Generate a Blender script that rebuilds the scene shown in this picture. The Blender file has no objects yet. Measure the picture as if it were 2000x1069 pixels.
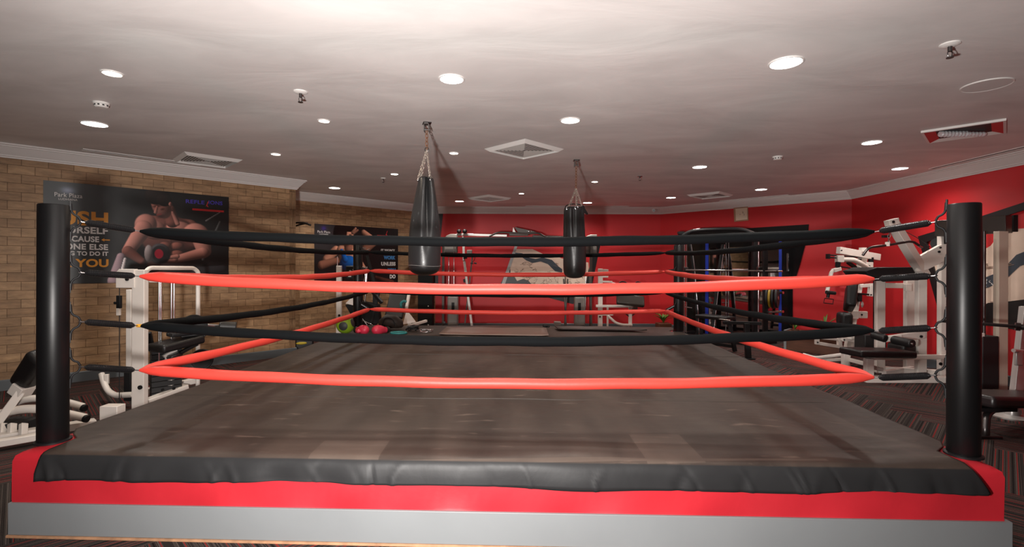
import bpy, bmesh, math, random
from mathutils import Vector, Matrix
random.seed(7)
V = Vector
scene = bpy.context.scene
col = scene.collection
# ------------------------------------------------------------------ camera, light, exposure
F = 966.0                      # focal length in pixels of a 2000 px wide frame
CAMZ = 1.41
cam_data = bpy.data.cameras.new('camera'); cam = bpy.data.objects.new('camera', cam_data); col.objects.link(cam)
cam_data.lens = 36 * F / 2000; cam_data.sensor_width = 36; cam_data.shift_y = -0.0065; cam_data.clip_start = .05
cam.location = (0, 0, CAMZ)
cam.rotation_euler = (Matrix.Rotation(math.pi / 2, 4, 'X') @ Matrix.Rotation(math.radians(.18), 4, 'Z')).to_euler()
scene.camera = cam
scene.view_settings.view_transform = 'Standard'; scene.view_settings.look = 'None'
scene.view_settings.gamma = 1; scene.view_settings.use_curve_mapping = False
scene.view_settings.exposure = 0.38
scene.cycles.use_denoising = True
scene.cycles.max_bounces = 8
scene.cycles.sample_clamp_indirect = 6
w = bpy.data.worlds.new('world'); scene.world = w; w.use_nodes = True
w.node_tree.nodes['Background'].inputs[0].default_value = (.8, .85, 1, 1)
w.node_tree.nodes['Background'].inputs[1].default_value = .05
fl = bpy.data.lights.new('flash', 'SPOT'); fl.spot_size = math.radians(150); fl.spot_blend = 1; fl.energy = 660; fl.shadow_soft_size = .07; fl.color = (1, .95, .91)
flo = bpy.data.objects.new('flash', fl); flo.location = (-.56, .22, 1.2); flo.rotation_euler = (math.radians(102), 0, math.radians(-8)); col.objects.link(flo)

def horizon(px): return 521.5 + (px - 1000) * .0031
def P(px, py, d): return V(((px - 1000) / F * d, d, CAMZ + (horizon(px) - py) / F * d))
def onz(px, py, z):            # the point of the plane at height z seen at a pixel
    return P(px, py, (CAMZ - z) * F / (py - horizon(px)))
CEIL = 2.77
def CP(px, py): return onz(px, py, CEIL)
def FPt(px, py): return onz(px, py, 0)

# ------------------------------------------------------------------ materials
MATS = {}
def mat(name, rgb, rough=.5, metal=0, emit=None, es=1, bump=0, bscale=30, var=0, vscale=6, spec=.5, coat=0, stretch=None):
    if name in MATS: return MATS[name]
    m = bpy.data.materials.new(name); m.use_nodes = True; nt = m.node_tree; b = nt.nodes['Principled BSDF']
    b.inputs['Base Color'].default_value = (*rgb, 1); b.inputs['Roughness'].default_value = rough
    b.inputs['Metallic'].default_value = metal; b.inputs['Specular IOR Level'].default_value = spec
    b.inputs['Coat Weight'].default_value = coat
    if emit: b.inputs['Emission Color'].default_value = (*emit, 1); b.inputs['Emission Strength'].default_value = es
    if bump or var:
        tc = nt.nodes.new('ShaderNodeTexCoord'); src = tc.outputs['Object']
        if stretch:
            mp = nt.nodes.new('ShaderNodeMapping'); mp.inputs['Scale'].default_value = stretch
            nt.links.new(src, mp.inputs[0]); src = mp.outputs[0]
    if bump:
        n = nt.nodes.new('ShaderNodeTexNoise'); n.inputs['Scale'].default_value = bscale; n.inputs['Detail'].default_value = 5
        bp = nt.nodes.new('ShaderNodeBump'); bp.inputs['Strength'].default_value = bump; bp.inputs['Distance'].default_value = .01
        nt.links.new(src, n.inputs['Vector']); nt.links.new(n.outputs[0], bp.inputs['Height'])
        nt.links.new(bp.outputs[0], b.inputs['Normal'])
    if var:
        n = nt.nodes.new('ShaderNodeTexNoise'); n.inputs['Scale'].default_value = vscale; n.inputs['Detail'].default_value = 6
        r = nt.nodes.new('ShaderNodeValToRGB')
        r.color_ramp.elements[0].position = .3; r.color_ramp.elements[1].position = .7
        r.color_ramp.elements[0].color = (*[c * (1 - var) for c in rgb], 1); r.color_ramp.elements[1].color = (*[min(1, c * (1 + var)) for c in rgb], 1)
        nt.links.new(src, n.inputs['Vector']); nt.links.new(n.outputs[0], r.inputs[0]); nt.links.new(r.outputs[0], b.inputs['Base Color'])
    MATS[name] = m; return m
WHITE = mat('white_powder_coat', (.84, .78, .72), .38, bump=.05, bscale=60)
BLACKV = mat('black_vinyl', (.010, .0095, .010), .45, bump=.12, bscale=90)
BLACKM = mat('black_metal', (.010, .010, .011), .5, spec=.3)
GREYM = mat('grey_metal', (.16, .15, .145), .35, metal=.5)
CHROME = mat('chrome', (.75, .75, .76), .18, metal=1)
STEEL = mat('dark_steel', (.11, .10, .10), .32, metal=.9)
SPRING = mat('black_spring_steel', (.035, .034, .036), .28, metal=.7)
RUBBER = mat('rubber', (.014, .014, .015), .6)
ROPEB = mat('black_rope_padding', (.0035, .0042, .0048), .8, bump=.25, bscale=25, spec=.10)
ROPER = mat('red_rope_padding', (.80, .060, .042), .5, bump=.12, bscale=22)
CROWN = mat('cornice_white', (.74, .71, .69), .5)
POSTM = mat('black_post_vinyl', (.005, .005, .0055), .40, bump=.04, bscale=14, spec=.4)
REDPAD = mat('red_platform_padding', (.56, .018, .030), .55, bump=.2, bscale=9, var=.06, vscale=3)
GREYB = mat('grey_painted_board', (.235, .25, .258), .5, bump=.05, bscale=20, var=.05, vscale=2)
WOODL = mat('raw_plywood_edge', (.50, .27, .15), .6, var=.25, vscale=20)
SKIRT = mat('grey_skirting', (.105, .12, .13), .4)
BEIGE = mat('cream_powder_coat', (.62, .52, .42), .4)
PAPER = mat('paper', (.78, .66, .50), .7)
BLACKG = mat('black_gloss_panel', (.008, .008, .009), .12)
BLUE = mat('blue_edge_strip', (.02, .05, .45), .35)
MIRROR = mat('mirror_glass', (.62, .62, .62), .03, metal=1)

# ------------------------------------------------------------------ mesh builder
class MB:
    def __init__(s): s.v = []; s.f = []; s.fm = []; s.cur = 0
    def add(s, vs, fs):
        o = len(s.v); s.v += [V(v) for v in vs]; s.f += [tuple(i + o for i in f) for f in fs]; s.fm += [s.cur] * len(fs); return s
    def box(s, c, size, rot=None):
        c = V(c); x, y, z = [a / 2 for a in size]
        vs = [V((i * x, j * y, k * z)) for i in (-1, 1) for j in (-1, 1) for k in (-1, 1)]
        if rot is not None:
            R = rot if isinstance(rot, Matrix) else Matrix.Rotation(rot, 3, 'Z'); vs = [R @ v for v in vs]
        return s.add([c + v for v in vs], [(0, 1, 3, 2), (4, 6, 7, 5), (0, 4, 5, 1), (2, 3, 7, 6), (0, 2, 6, 4), (1, 5, 7, 3)])
    def bar(s, p, q, w, h, up=(0, 0, 1)):
        p, q = V(p), V(q); d = (q - p); L = d.length
        if L < 1e-6: return s
        d.normalize(); u = V(up)
        if abs(d.dot(u)) > .95: u = V((0, 1, 0))
        sx = d.cross(u).normalized(); uz = sx.cross(d)
        R = Matrix((d, sx, uz)).transposed()
        return s.box((p + q) / 2, (L, w, h), R)
    def tube(s, pts, r, n=10, cap=True, closed=False):
        pts = [V(p) for p in pts]; m = len(pts)
        rs = r if isinstance(r, (list, tuple)) else [r] * m
        vs = []; u = None
        for i, p in enumerate(pts):
            a = pts[i - 1] if (i > 0 or closed) else p; b = pts[(i + 1) % m] if (i < m - 1 or closed) else p
            d = (b - a).normalized()
            if u is None:
                u = d.orthogonal().normalized()
            u = (u - d * u.dot(d)).normalized(); w_ = d.cross(u)
            for k in range(n):
                t = 2 * math.pi * k / n; vs.append(p + (u * math.cos(t) + w_ * math.sin(t)) * rs[i])
        fs = []
        for i in range(m if closed else m - 1):
            j = (i + 1) % m
            for k in range(n): fs.append((i * n + k, i * n + (k + 1) % n, j * n + (k + 1) % n, j * n + k))
        if cap and not closed: fs += [tuple(range(n))[::-1], tuple(range((m - 1) * n, m * n))]
        return s.add(vs, fs)
    def cyl(s, p, q, r, n=20, r2=None): return s.tube([p, q], [r, r if r2 is None else r2], n)
    def lathe(s, prof, origin=(0, 0, 0), axis='Z', n=24, rot=None):
        o = V(origin); vs = []; m = len(prof)
        for (r, z) in prof:
            for k in range(n):
                t = 2 * math.pi * k / n; v = V((r * math.cos(t), r * math.sin(t), z))
                if rot is not None: v = rot @ v
                vs.append(o + v)
        fs = [(i * n + k, i * n + (k + 1) % n, (i + 1) * n + (k + 1) % n, (i + 1) * n + k) for i in range(m - 1) for k in range(n)]
        fs += [tuple(range(n))[::-1], tuple(range((m - 1) * n, m * n))]
        return s.add(vs, fs)
    def ball(s, c, r, n=20, rz=None, rot=None):
        rx, ry, rzz = (r, r, r) if not isinstance(r, (tuple, list)) else r
        m = n // 2; vs = []; fs = []
        for i in range(m + 1):
            a = math.pi * i / m
            for k in range(n):
                t = 2 * math.pi * k / n; v = V((rx * math.sin(a) * math.cos(t), ry * math.sin(a) * math.sin(t), rzz * math.cos(a)))
                if rot is not None: v = rot @ v
                vs.append(V(c) + v)
        for i in range(m):
            for k in range(n): fs.append((i * n + k, (i + 1) * n + k, (i + 1) * n + (k + 1) % n, i * n + (k + 1) % n))
        return s.add(vs, fs)
    def prism(s, pts, off):    # polygon pts extruded by the vector off
        pts = [V(p) for p in pts]; off = V(off); n = len(pts)
        return s.add(pts + [p + off for p in pts], [tuple(range(n)), tuple(range(n, 2 * n))[::-1]] + [(i, i + n, (i + 1) % n + n, (i + 1) % n) for i in range(n)])
    def link_chain(s, p, q, L=.035, wd=.011, r=.003, n=6):
        p, q = V(p), V(q); d = q - p; N = max(1, int(d.length / (L * .78))); d.normalize(); a = d.orthogonal().normalized(); b = d.cross(a)
        for i in range(N):
            c = p + (q - p) * ((i + .5) / N); u = a if i % 2 else b
            loop = []
            for k in range(12):
                t = 2 * math.pi * k / 12; loop.append(c + d * (math.cos(t) * L / 2) + u * (math.sin(t) * wd))
            s.tube(loop, r, n, closed=True)
        return s
    def build(s, name, m, parent=None, smooth=True, bevel=0, seg=2, loc=None, angle=40):
        me = bpy.data.meshes.new(name)
        base = V(loc) if loc is not None else (V(parent['_o']) if parent is not None and '_o' in parent else V((0, 0, 0)))
        me.from_pydata([v - base for v in s.v], [], s.f)
        ms = m if isinstance(m, (list, tuple)) else [m]
        for x in ms: me.materials.append(x)
        if len(ms) > 1:
            for p_, i in zip(me.polygons, s.fm): p_.material_index = i
        bm = bmesh.new(); bm.from_mesh(me); bmesh.ops.recalc_face_normals(bm, faces=bm.faces); bm.to_mesh(me); bm.free()
        if smooth:
            me.polygons.foreach_set('use_smooth', [True] * len(me.polygons)); me.set_sharp_from_angle(angle=math.radians(angle))
        o = bpy.data.objects.new(name, me); col.objects.link(o)
        if parent is not None: o.parent = parent
        else: o.location = base
        if parent is not None: o['_o'] = tuple(base)
        if bevel:
            b = o.modifiers.new('bevel', 'BEVEL'); b.width = bevel; b.segments = seg; b.limit_method = 'ANGLE'; b.angle_limit = math.radians(35)
        return o
def tag(o, label=None, cat=None, group=None, kind=None):
    if label: o['label'] = label
    if cat: o['category'] = cat
    if group: o['group'] = group
    if kind: o['kind'] = kind
    return o
def thing(name, label, cat, loc, group=None):
    o = bpy.data.objects.new(name, None); o.empty_display_size = .1; col.objects.link(o); o.location = loc; o['_o'] = tuple(loc)
    return tag(o, label, cat, group)
def copy_tree(o, parent=None):
    c = o.copy(); col.objects.link(c); c.parent = parent
    for ch in list(o.children): copy_tree(ch, c)
    return c
def single(mb, name, m, label, cat, loc, group=None, **k):
    o = mb.build(name, m, None, loc=loc, **k); return tag(o, label, cat, group)
def arc(pts, k=6):             # rounds the inner corners of a polyline
    pts = [V(p) for p in pts]; out = [pts[0]]
    for i in range(1, len(pts) - 1):
        a, b, c = pts[i - 1], pts[i], pts[i + 1]
        r = min((b - a).length, (c - b).length) * .42
        s_, e_ = b + (a - b).normalized() * r, b + (c - b).normalized() * r
        for j in range(k + 1):
            t = j / k; out.append(s_ * (1 - t) ** 2 + b * 2 * t * (1 - t) + e_ * t * t)
    return out + [pts[-1]]

# ------------------------------------------------------------------ room shell
PL = [(-8, -2.5), (-8, 3.27), (-3.43, 7.84), (-4.32, 8.73), (-1.75, 11.3), (3.39, 11.3), (5.98, 8.71), (5.98, -2.5)]
SIDES = ['far_left', 'left', 'left_step', 'left_recess', 'back', 'back_right', 'right', 'rear']
def stone_mat():
    m = bpy.data.materials.new('stone_tile_wall'); m.use_nodes = True; nt = m.node_tree; b = nt.nodes['Principled BSDF']; L = nt.links.new; N = nt.nodes.new
    uv = N('ShaderNodeUVMap'); br = N('ShaderNodeTexBrick')
    br.offset = .5; br.inputs['Scale'].default_value = 1; br.inputs['Brick Width'].default_value = .225; br.inputs['Row Height'].default_value = .102
    br.inputs['Mortar Size'].default_value = .0035; br.inputs['Mortar Smooth'].default_value = .3; br.inputs['Bias'].default_value = 0
    br.inputs['Color1'].default_value = (.31, .19, .10, 1); br.inputs['Color2'].default_value = (.46, .30, .165, 1); br.inputs['Mortar'].default_value = (.21, .125, .062, 1)
    n = N('ShaderNodeTexNoise'); n.inputs['Scale'].default_value = 5; n.inputs['Detail'].default_value = 8; n.inputs['Roughness'].default_value = .65
    mp = N('ShaderNodeMapping'); mp.inputs['Scale'].default_value = (1, 3.5, 1)
    L(uv.outputs[0], br.inputs[0]); L(uv.outputs[0], mp.inputs[0]); L(mp.outputs[0], n.inputs['Vector'])
    r = N('ShaderNodeValToRGB'); r.color_ramp.elements[0].position = .32; r.color_ramp.elements[0].color = (.62, .58, .54, 1); r.color_ramp.elements[1].position = .72; r.color_ramp.elements[1].color = (1.25, 1.2, 1.15, 1)
    mx = N('ShaderNodeMix'); mx.data_type = 'RGBA'; mx.blend_type = 'MULTIPLY'; mx.inputs[0].default_value = 1
    L(n.outputs[0], r.inputs[0]); L(br.outputs[0], mx.inputs[6]); L(r.outputs[0], mx.inputs[7]); L(mx.outputs[2], b.inputs['Base Color'])
    bp = N('ShaderNodeBump'); bp.inputs['Strength'].default_value = .7; bp.inputs['Distance'].default_value = .008
    sm = N('ShaderNodeMath'); sm.operation = 'SUBTRACT'; L(n.outputs[0], sm.inputs[0]); L(br.outputs['Fac'], sm.inputs[1])
    L(sm.outputs[0], bp.inputs['Height']); L(bp.outputs[0], b.inputs['Normal']); b.inputs['Roughness'].default_value = .55
    return m
STONE = stone_mat()
REDW = mat('red_wall_paint', (.60, .020, .025), .5, bump=.05, bscale=10)
REARW = mat('cream_wall_paint', (.6, .55, .5), .7)
def wall(i):
    a = V((*PL[i], 0)); b = V((*PL[(i + 1) % 8], 0)); d = (b - a); L = d.length; d.normalize(); out = V((-d.y, d.x, 0)) * .1
    me = bpy.data.meshes.new('wall'); z = V((0, 0, CEIL + .05)); e = d * (.001)
    vs = [a, b, b + z, a + z, a + out, b + out, b + out + z, a + out + z]
    me.from_pydata([v - a for v in vs], [], [(0, 1, 2, 3), (5, 4, 7, 6), (1, 5, 6, 2), (4, 0, 3, 7), (3, 2, 6, 7), (4, 5, 1, 0)])
    u = me.uv_layers.new(name='UVMap'); q = [(0, 0), (L, 0), (L, z.z), (0, z.z)]
    for k in range(4): u.data[k].uv = q[k]
    me.materials.append(STONE if i in (1, 2, 3) else (REDW if i in (4, 5, 6) else REARW))
    o = bpy.data.objects.new('wall_' + SIDES[i], me); col.objects.link(o); o.location = a; o['kind'] = 'structure'
for i in range(8): wall(i)
def offset_poly(t):
    n = len(PL); out = []
    for i in range(n):
        a, b, c = V(PL[i - 1]), V(PL[i]), V(PL[(i + 1) % n])
        d1 = (b - a).normalized(); d2 = (c - b).normalized(); n1 = V((d1.y, -d1.x)); n2 = V((d2.y, -d2.x))
        k = (n1 + n2); out.append(b + k * (t / (1 + n1.dot(n2))))
    return out
def moulding(prof, names, m, idx):
    rings = [(offset_poly(t), z) for t, z in prof]
    for i in idx:
        j = (i + 1) % 8; mb = MB(); vs = []
        for k in (i, j):
            for pl, z in rings: vs.append((pl[k].x, pl[k].y, z))
        n = len(rings); mb.add(vs, [(a, (a + 1) % n, (a + 1) % n + n, a + n) for a in range(n)] + [tuple(range(n)), tuple(range(n, 2 * n))[::-1]])
        o = mb.build(names + SIDES[i], m, loc=(PL[i][0], PL[i][1], 0), angle=25); o['kind'] = 'structure'
c = CEIL
moulding([(-.005, c + .001), (.125, c + .001), (.125, c - .016), (.108, c - .022), (.108, c - .034), (.098, c - .036), (.085, c - .052), (.06, c - .085), (.036, c - .112), (.030, c - .118), (.030, c - .130), (.016, c - .136), (.016, c - .150), (-.005, c - .150)], 'trim_', CROWN, range(8))
moulding([(-.005, -.001), (.018, -.001), (.018, .112), (.010, .122), (-.005, .122)], 'baseboard_', SKIRT, range(8))
# ceiling
def ceiling_mat():
    m = bpy.data.materials.new('ceiling_plaster'); m.use_nodes = True; nt = m.node_tree; b = nt.nodes['Principled BSDF']; L = nt.links.new; N = nt.nodes.new
    tc = N('ShaderNodeTexCoord'); mp = N('ShaderNodeMapping'); mp.inputs['Scale'].default_value = (.6, 1.3, 1); L(tc.outputs['Object'], mp.inputs[0])
    n = N('ShaderNodeTexNoise'); n.inputs['Scale'].default_value = 1.5; n.inputs['Detail'].default_value = 6; n.inputs['Distortion'].default_value = .6; n.inputs['Roughness'].default_value = .55
    L(mp.outputs[0], n.inputs['Vector'])
    r = N('ShaderNodeValToRGB'); e = r.color_ramp.elements; e[0].position = .3; e[0].color = (.68, .65, .635, 1); e[1].position = .7; e[1].color = (.86, .83, .81, 1)
    L(n.outputs[0], r.inputs[0]); L(r.outputs[0], b.inputs['Base Color'])
    bp = N('ShaderNodeBump'); bp.inputs['Strength'].default_value = .16; bp.inputs['Distance'].default_value = .05
    L(n.outputs[0], bp.inputs['Height']); L(bp.outputs[0], b.inputs['Normal']); b.inputs['Roughness'].default_value = .6
    return m
o = MB().box((-1.01, 4.4, CEIL + .06), (14.4, 14.2, .12)).build('ceiling', ceiling_mat(), smooth=False, loc=(-1, 4.4, CEIL)); o['kind'] = 'structure'
# carpet of planks in herringbone
def carpet():
    W, n = .25, 4; me = bpy.data.meshes.new('floor'); vs = []; fs = []; uvs = []; rnd = random.Random(3)
    A = math.radians(45); cx, cy = math.cos(A), math.sin(A); ox, oy = -1.0, 4.4
    for k in range(-60, 60):
        for j in range(-9, 9):
            for hv in (0, 1):
                x0, y0 = (k + 2 * n * j, k) if hv == 0 else (k + n + 2 * n * j, k + 1 - n)
                w_, h_ = (n, 1) if hv == 0 else (1, n)
                q = [(x0, y0), (x0 + w_, y0), (x0 + w_, y0 + h_), (x0, y0 + h_)]
                P2 = [((a * cx - b * cy) * W, (a * cy + b * cx) * W) for a, b in q]
                mx = sum(p[0] for p in P2) / 4 + ox; my = sum(p[1] for p in P2) / 4 + oy
                if not (-8.3 < mx < 6.3 and -2.8 < my < 11.6): continue
                s_ = len(vs); vs += [(p[0] + ox, p[1] + oy, 0) for p in P2]; fs.append((s_, s_ + 1, s_ + 2, s_ + 3))
                r1, r2 = rnd.random() * 50, rnd.random() * 50
                for a, b in ([(0, 0), (1, 0), (1, 1), (0, 1)]):
                    uvs.append((r1 + (b if hv == 0 else a) * W, r2 + (a if hv == 0 else b) * W * n))
    me.from_pydata(vs, [], fs); u = me.uv_layers.new(name='UVMap')
    for i, q in enumerate(uvs): u.data[i].uv = q
    m = bpy.data.materials.new('striped_carpet'); m.use_nodes = True; nt = m.node_tree; b = nt.nodes['Principled BSDF']; L = nt.links.new; N = nt.nodes.new
    uv = N('ShaderNodeUVMap'); mp = N('ShaderNodeMapping'); mp.inputs['Scale'].default_value = (1, 0, 0); L(uv.outputs[0], mp.inputs[0])
    n1 = N('ShaderNodeTexNoise'); n1.inputs['Scale'].default_value = 44; n1.inputs['Detail'].default_value = 1; L(mp.outputs[0], n1.inputs['Vector'])
    r = N('ShaderNodeValToRGB'); r.color_ramp.interpolation = 'CONSTANT'
    stops = [(0, (.014, .011, .011)), (.36, (.045, .036, .033)), (.42, (.016, .013, .013)), (.455, (.085, .070, .062)), (.49, (.03, .024, .023)), (.525, (.11, .09, .08)), (.555, (.04, .03, .028)), (.575, (.27, .030, .028)), (.61, (.13, .022, .022)), (.635, (.08, .065, .058)), (.68, (.018, .014, .014))]
    e = r.color_ramp.elements; e[0].position = 0; e[0].color = (*stops[0][1], 1); e[1].position = stops[1][0]; e[1].color = (*stops[1][1], 1)
    for p_, c_ in stops[2:]: x = e.new(p_); x.color = (*c_, 1)
    n2 = N('ShaderNodeTexNoise'); n2.inputs['Scale'].default_value = 160
    mx = N('ShaderNodeMix'); mx.data_type = 'RGBA'; mx.blend_type = 'OVERLAY'; mx.inputs[0].default_value = .5
    L(n1.outputs[0], r.inputs[0]); L(r.outputs[0], mx.inputs[6]); L(uv.outputs[0], n2.inputs['Vector']); L(n2.outputs[0], mx.inputs[7]); L(mx.outputs[2], b.inputs['Base Color'])
    b.inputs['Roughness'].default_value = .95; b.inputs['Specular IOR Level'].default_value = .1
    bp = N('ShaderNodeBump'); bp.inputs['Strength'].default_value = .4; bp.inputs['Distance'].default_value = .004; L(n2.outputs[0], bp.inputs['Height']); L(bp.outputs[0], b.inputs['Normal'])
    me.materials.append(m); o = bpy.data.objects.new('floor', me); col.objects.link(o); o['kind'] = 'structure'
carpet()

# ------------------------------------------------------------------ boxing ring
O = V((-2.54, 2.74, 0)); U = V((4.9, -.16, 0)).normalized(); W_ = V((-U.y, U.x, 0)); RW = 4.9; TOP = .439
def R(u, v, z=0): return O + U * u + W_ * v + V((0, 0, z))
UL, UR, VF, VB = -.05, RW + .05, -.17, RW + .50
ring = thing('ring_platform', 'low boxing ring platform with red padded sides over a grey painted base', 'boxing ring', R(RW / 2, 2.4))
def slab(u0, u1, v0, v1, z0, z1, name, m, par, bev=0, seg=3, **k):
    return MB().add([R(u, v, z) for z in (z0, z1) for u, v in ((u0, v0), (u1, v0), (u1, v1), (u0, v1))],
        [(0, 1, 2, 3), (4, 5, 6, 7), (0, 1, 5, 4), (1, 2, 6, 5), (2, 3, 7, 6), (3, 0, 4, 7)]).build(name, m, par, bevel=bev, seg=seg, **k)
slab(UL - .012, UR + .03, VF - .012, VB, .012, .178, 'base_board', GREYB, ring, .004)
slab(UL - .016, UR + .034, VF - .018, VB, 0, .012, 'plywood_edge', WOODL, ring, .001)
def padding():
    # padded box with slight unevenness
    mb = MB(); n = 90; rows = [(.0, .178), (-.004, .19), (-.006, .30), (-.004, TOP - .05), (.008, TOP - .022), (.03, TOP - .007), (.06, TOP - .003), (.30, TOP - .003)]
    vs = []; loop = []
    per = [(UL, VF), (UR, VF), (UR, VB), (UL, VB)]
    for e in range(4):
        a, b = per[e], per[(e + 1) % 4]
        for i in range(n): t = i / n; loop.append((a[0] + (b[0] - a[0]) * t, a[1] + (b[1] - a[1]) * t))
    cu, cv = (UL + UR) / 2, (VF + VB) / 2; hu, hv = (UR - UL) / 2, (VB - VF) / 2
    for off, z in rows:
        for i, (u, v) in enumerate(loop):
            uu = max(-hu + off, min(hu - off, (u - cu))) + cu; vv = max(-hv + off, min(hv - off, v - cv)) + cv
            wob = .003 * math.sin(u * 7 + z * 9) + .003 * math.sin(u * 17 + v * 13)
            if abs(v - VF) < 1e-6: vv -= wob if z > .18 and z < TOP - .02 else 0
            vs.append(R(uu, vv, z))
    m = len(loop)
    fs = [(r * m + i, r * m + (i + 1) % m, (r + 1) * m + (i + 1) % m, (r + 1) * m + i) for r in range(len(rows) - 1) for i in range(m)]
    fs.append(tuple(range((len(rows) - 1) * m, len(rows) * m)))
    return mb.add(vs, fs).build('side_padding', REDPAD, ring)
padding()
def canvas_mat():
    m = bpy.data.materials.new('worn_brown_canvas'); m.use_nodes = True; nt = m.node_tree; b = nt.nodes['Principled BSDF']; L = nt.links.new; N = nt.nodes.new
    tc = N('ShaderNodeTexCoord'); mp = N('ShaderNodeMapping'); mp.inputs['Scale'].default_value = (1.6, .45, 1); L(tc.outputs['Object'], mp.inputs[0])
    n = N('ShaderNodeTexNoise'); n.inputs['Scale'].default_value = 2.2; n.inputs['Detail'].default_value = 7; n.inputs['Distortion'].default_value = .4; L(mp.outputs[0], n.inputs['Vector'])
    r = N('ShaderNodeValToRGB'); e = r.color_ramp.elements; e[0].position = .3; e[0].color = (.030, .0215, .0175, 1); e[1].position = .72; e[1].color = (.070, .051, .041, 1)
    L(n.outputs[0], r.inputs[0])
    n3 = N('ShaderNodeTexNoise'); n3.inputs['Scale'].default_value = 9; n3.inputs['Detail'].default_value = 8; mp3 = N('ShaderNodeMapping'); mp3.inputs['Scale'].default_value = (.5, 1.6, 1); L(tc.outputs['Object'], mp3.inputs[0]); L(mp3.outputs[0], n3.inputs['Vector'])
    r3 = N('ShaderNodeValToRGB'); r3.color_ramp.elements[0].position = .62; r3.color_ramp.elements[0].color = (0, 0, 0, 1); r3.color_ramp.elements[1].position = .8; r3.color_ramp.elements[1].color = (1, 1, 1, 1)
    mx = N('ShaderNodeMix'); mx.data_type = 'RGBA'; L(n3.outputs[0], r3.inputs[0]); L(r3.outputs[0], mx.inputs[0]); L(r.outputs[0], mx.inputs[6]); mx.inputs[7].default_value = (.17, .12, .095, 1)
    def mth(op, x, y=None):
        q = N('ShaderNodeMath'); q.operation = op
        for i_, s_ in enumerate((x, y)):
            if s_ is None: continue
            if isinstance(s_, (int, float)): q.inputs[i_].default_value = s_
            else: L(s_, q.inputs[i_])
        return q.outputs[0]
    def worn(src):                     # two scuffed rectangles near the front edge
        s2 = N('ShaderNodeSeparateXYZ'); L(tc.outputs['Object'], s2.inputs[0]); tot = None
        for x0, x1, y0, y1 in ((.69, .98, -2.60, -2.20), (-1.02, -.66, -2.60, -2.32), (-1.6, 1.6, -2.585, -2.56)):
            f = mth('MULTIPLY', mth('MULTIPLY', mth('GREATER_THAN', s2.outputs[0], x0), mth('LESS_THAN', s2.outputs[0], x1)), mth('MULTIPLY', mth('GREATER_THAN', s2.outputs[1], y0), mth('LESS_THAN', s2.outputs[1], y1)))
            tot = f if tot is None else mth('MAXIMUM', tot, f)
        f = mth('MULTIPLY', tot, mth('MULTIPLY', n3.outputs[0], .42)); k_ = N('ShaderNodeMix'); k_.data_type = 'RGBA'; L(f, k_.inputs[0]); L(src, k_.inputs[6]); k_.inputs[7].default_value = (.20, .15, .12, 1); return k_.outputs[2]
    # the drop over the front is the unworn black side of the sheet: a UV-free height mask in object space
    sp = N('ShaderNodeSeparateXYZ'); L(tc.outputs['Object'], sp.inputs[0]); mr = N('ShaderNodeMapRange'); L(sp.outputs['Z'], mr.inputs[0])
    mr.inputs[1].default_value = -.010; mr.inputs[2].default_value = -.005
    m2 = N('ShaderNodeMix'); m2.data_type = 'RGBA'; L(mr.outputs[0], m2.inputs[0]); m2.inputs[6].default_value = (.021, .021, .022, 1); L(worn(mx.outputs[2]), m2.inputs[7]); L(m2.outputs[2], b.inputs['Base Color']); b.inputs['Specular IOR Level'].default_value = .30
    rr = N('ShaderNodeMapRange'); L(n3.outputs[0], rr.inputs[0]); rr.inputs[3].default_value = .36; rr.inputs[4].default_value = .62; L(rr.outputs[0], b.inputs['Roughness'])
    bp = N('ShaderNodeBump'); bp.inputs['Strength'].default_value = .35; bp.inputs['Distance'].default_value = .012; L(n.outputs[0], bp.inputs['Height'])
    bp2 = N('ShaderNodeBump'); bp2.inputs['Strength'].default_value = .15; bp2.inputs['Distance'].default_value = .006; L(n3.outputs[0], bp2.inputs['Height']); L(bp.outputs[0], bp2.inputs['Normal']); L(bp2.outputs[0], b.inputs['Normal'])
    return m
CANVAS = canvas_mat()
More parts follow.
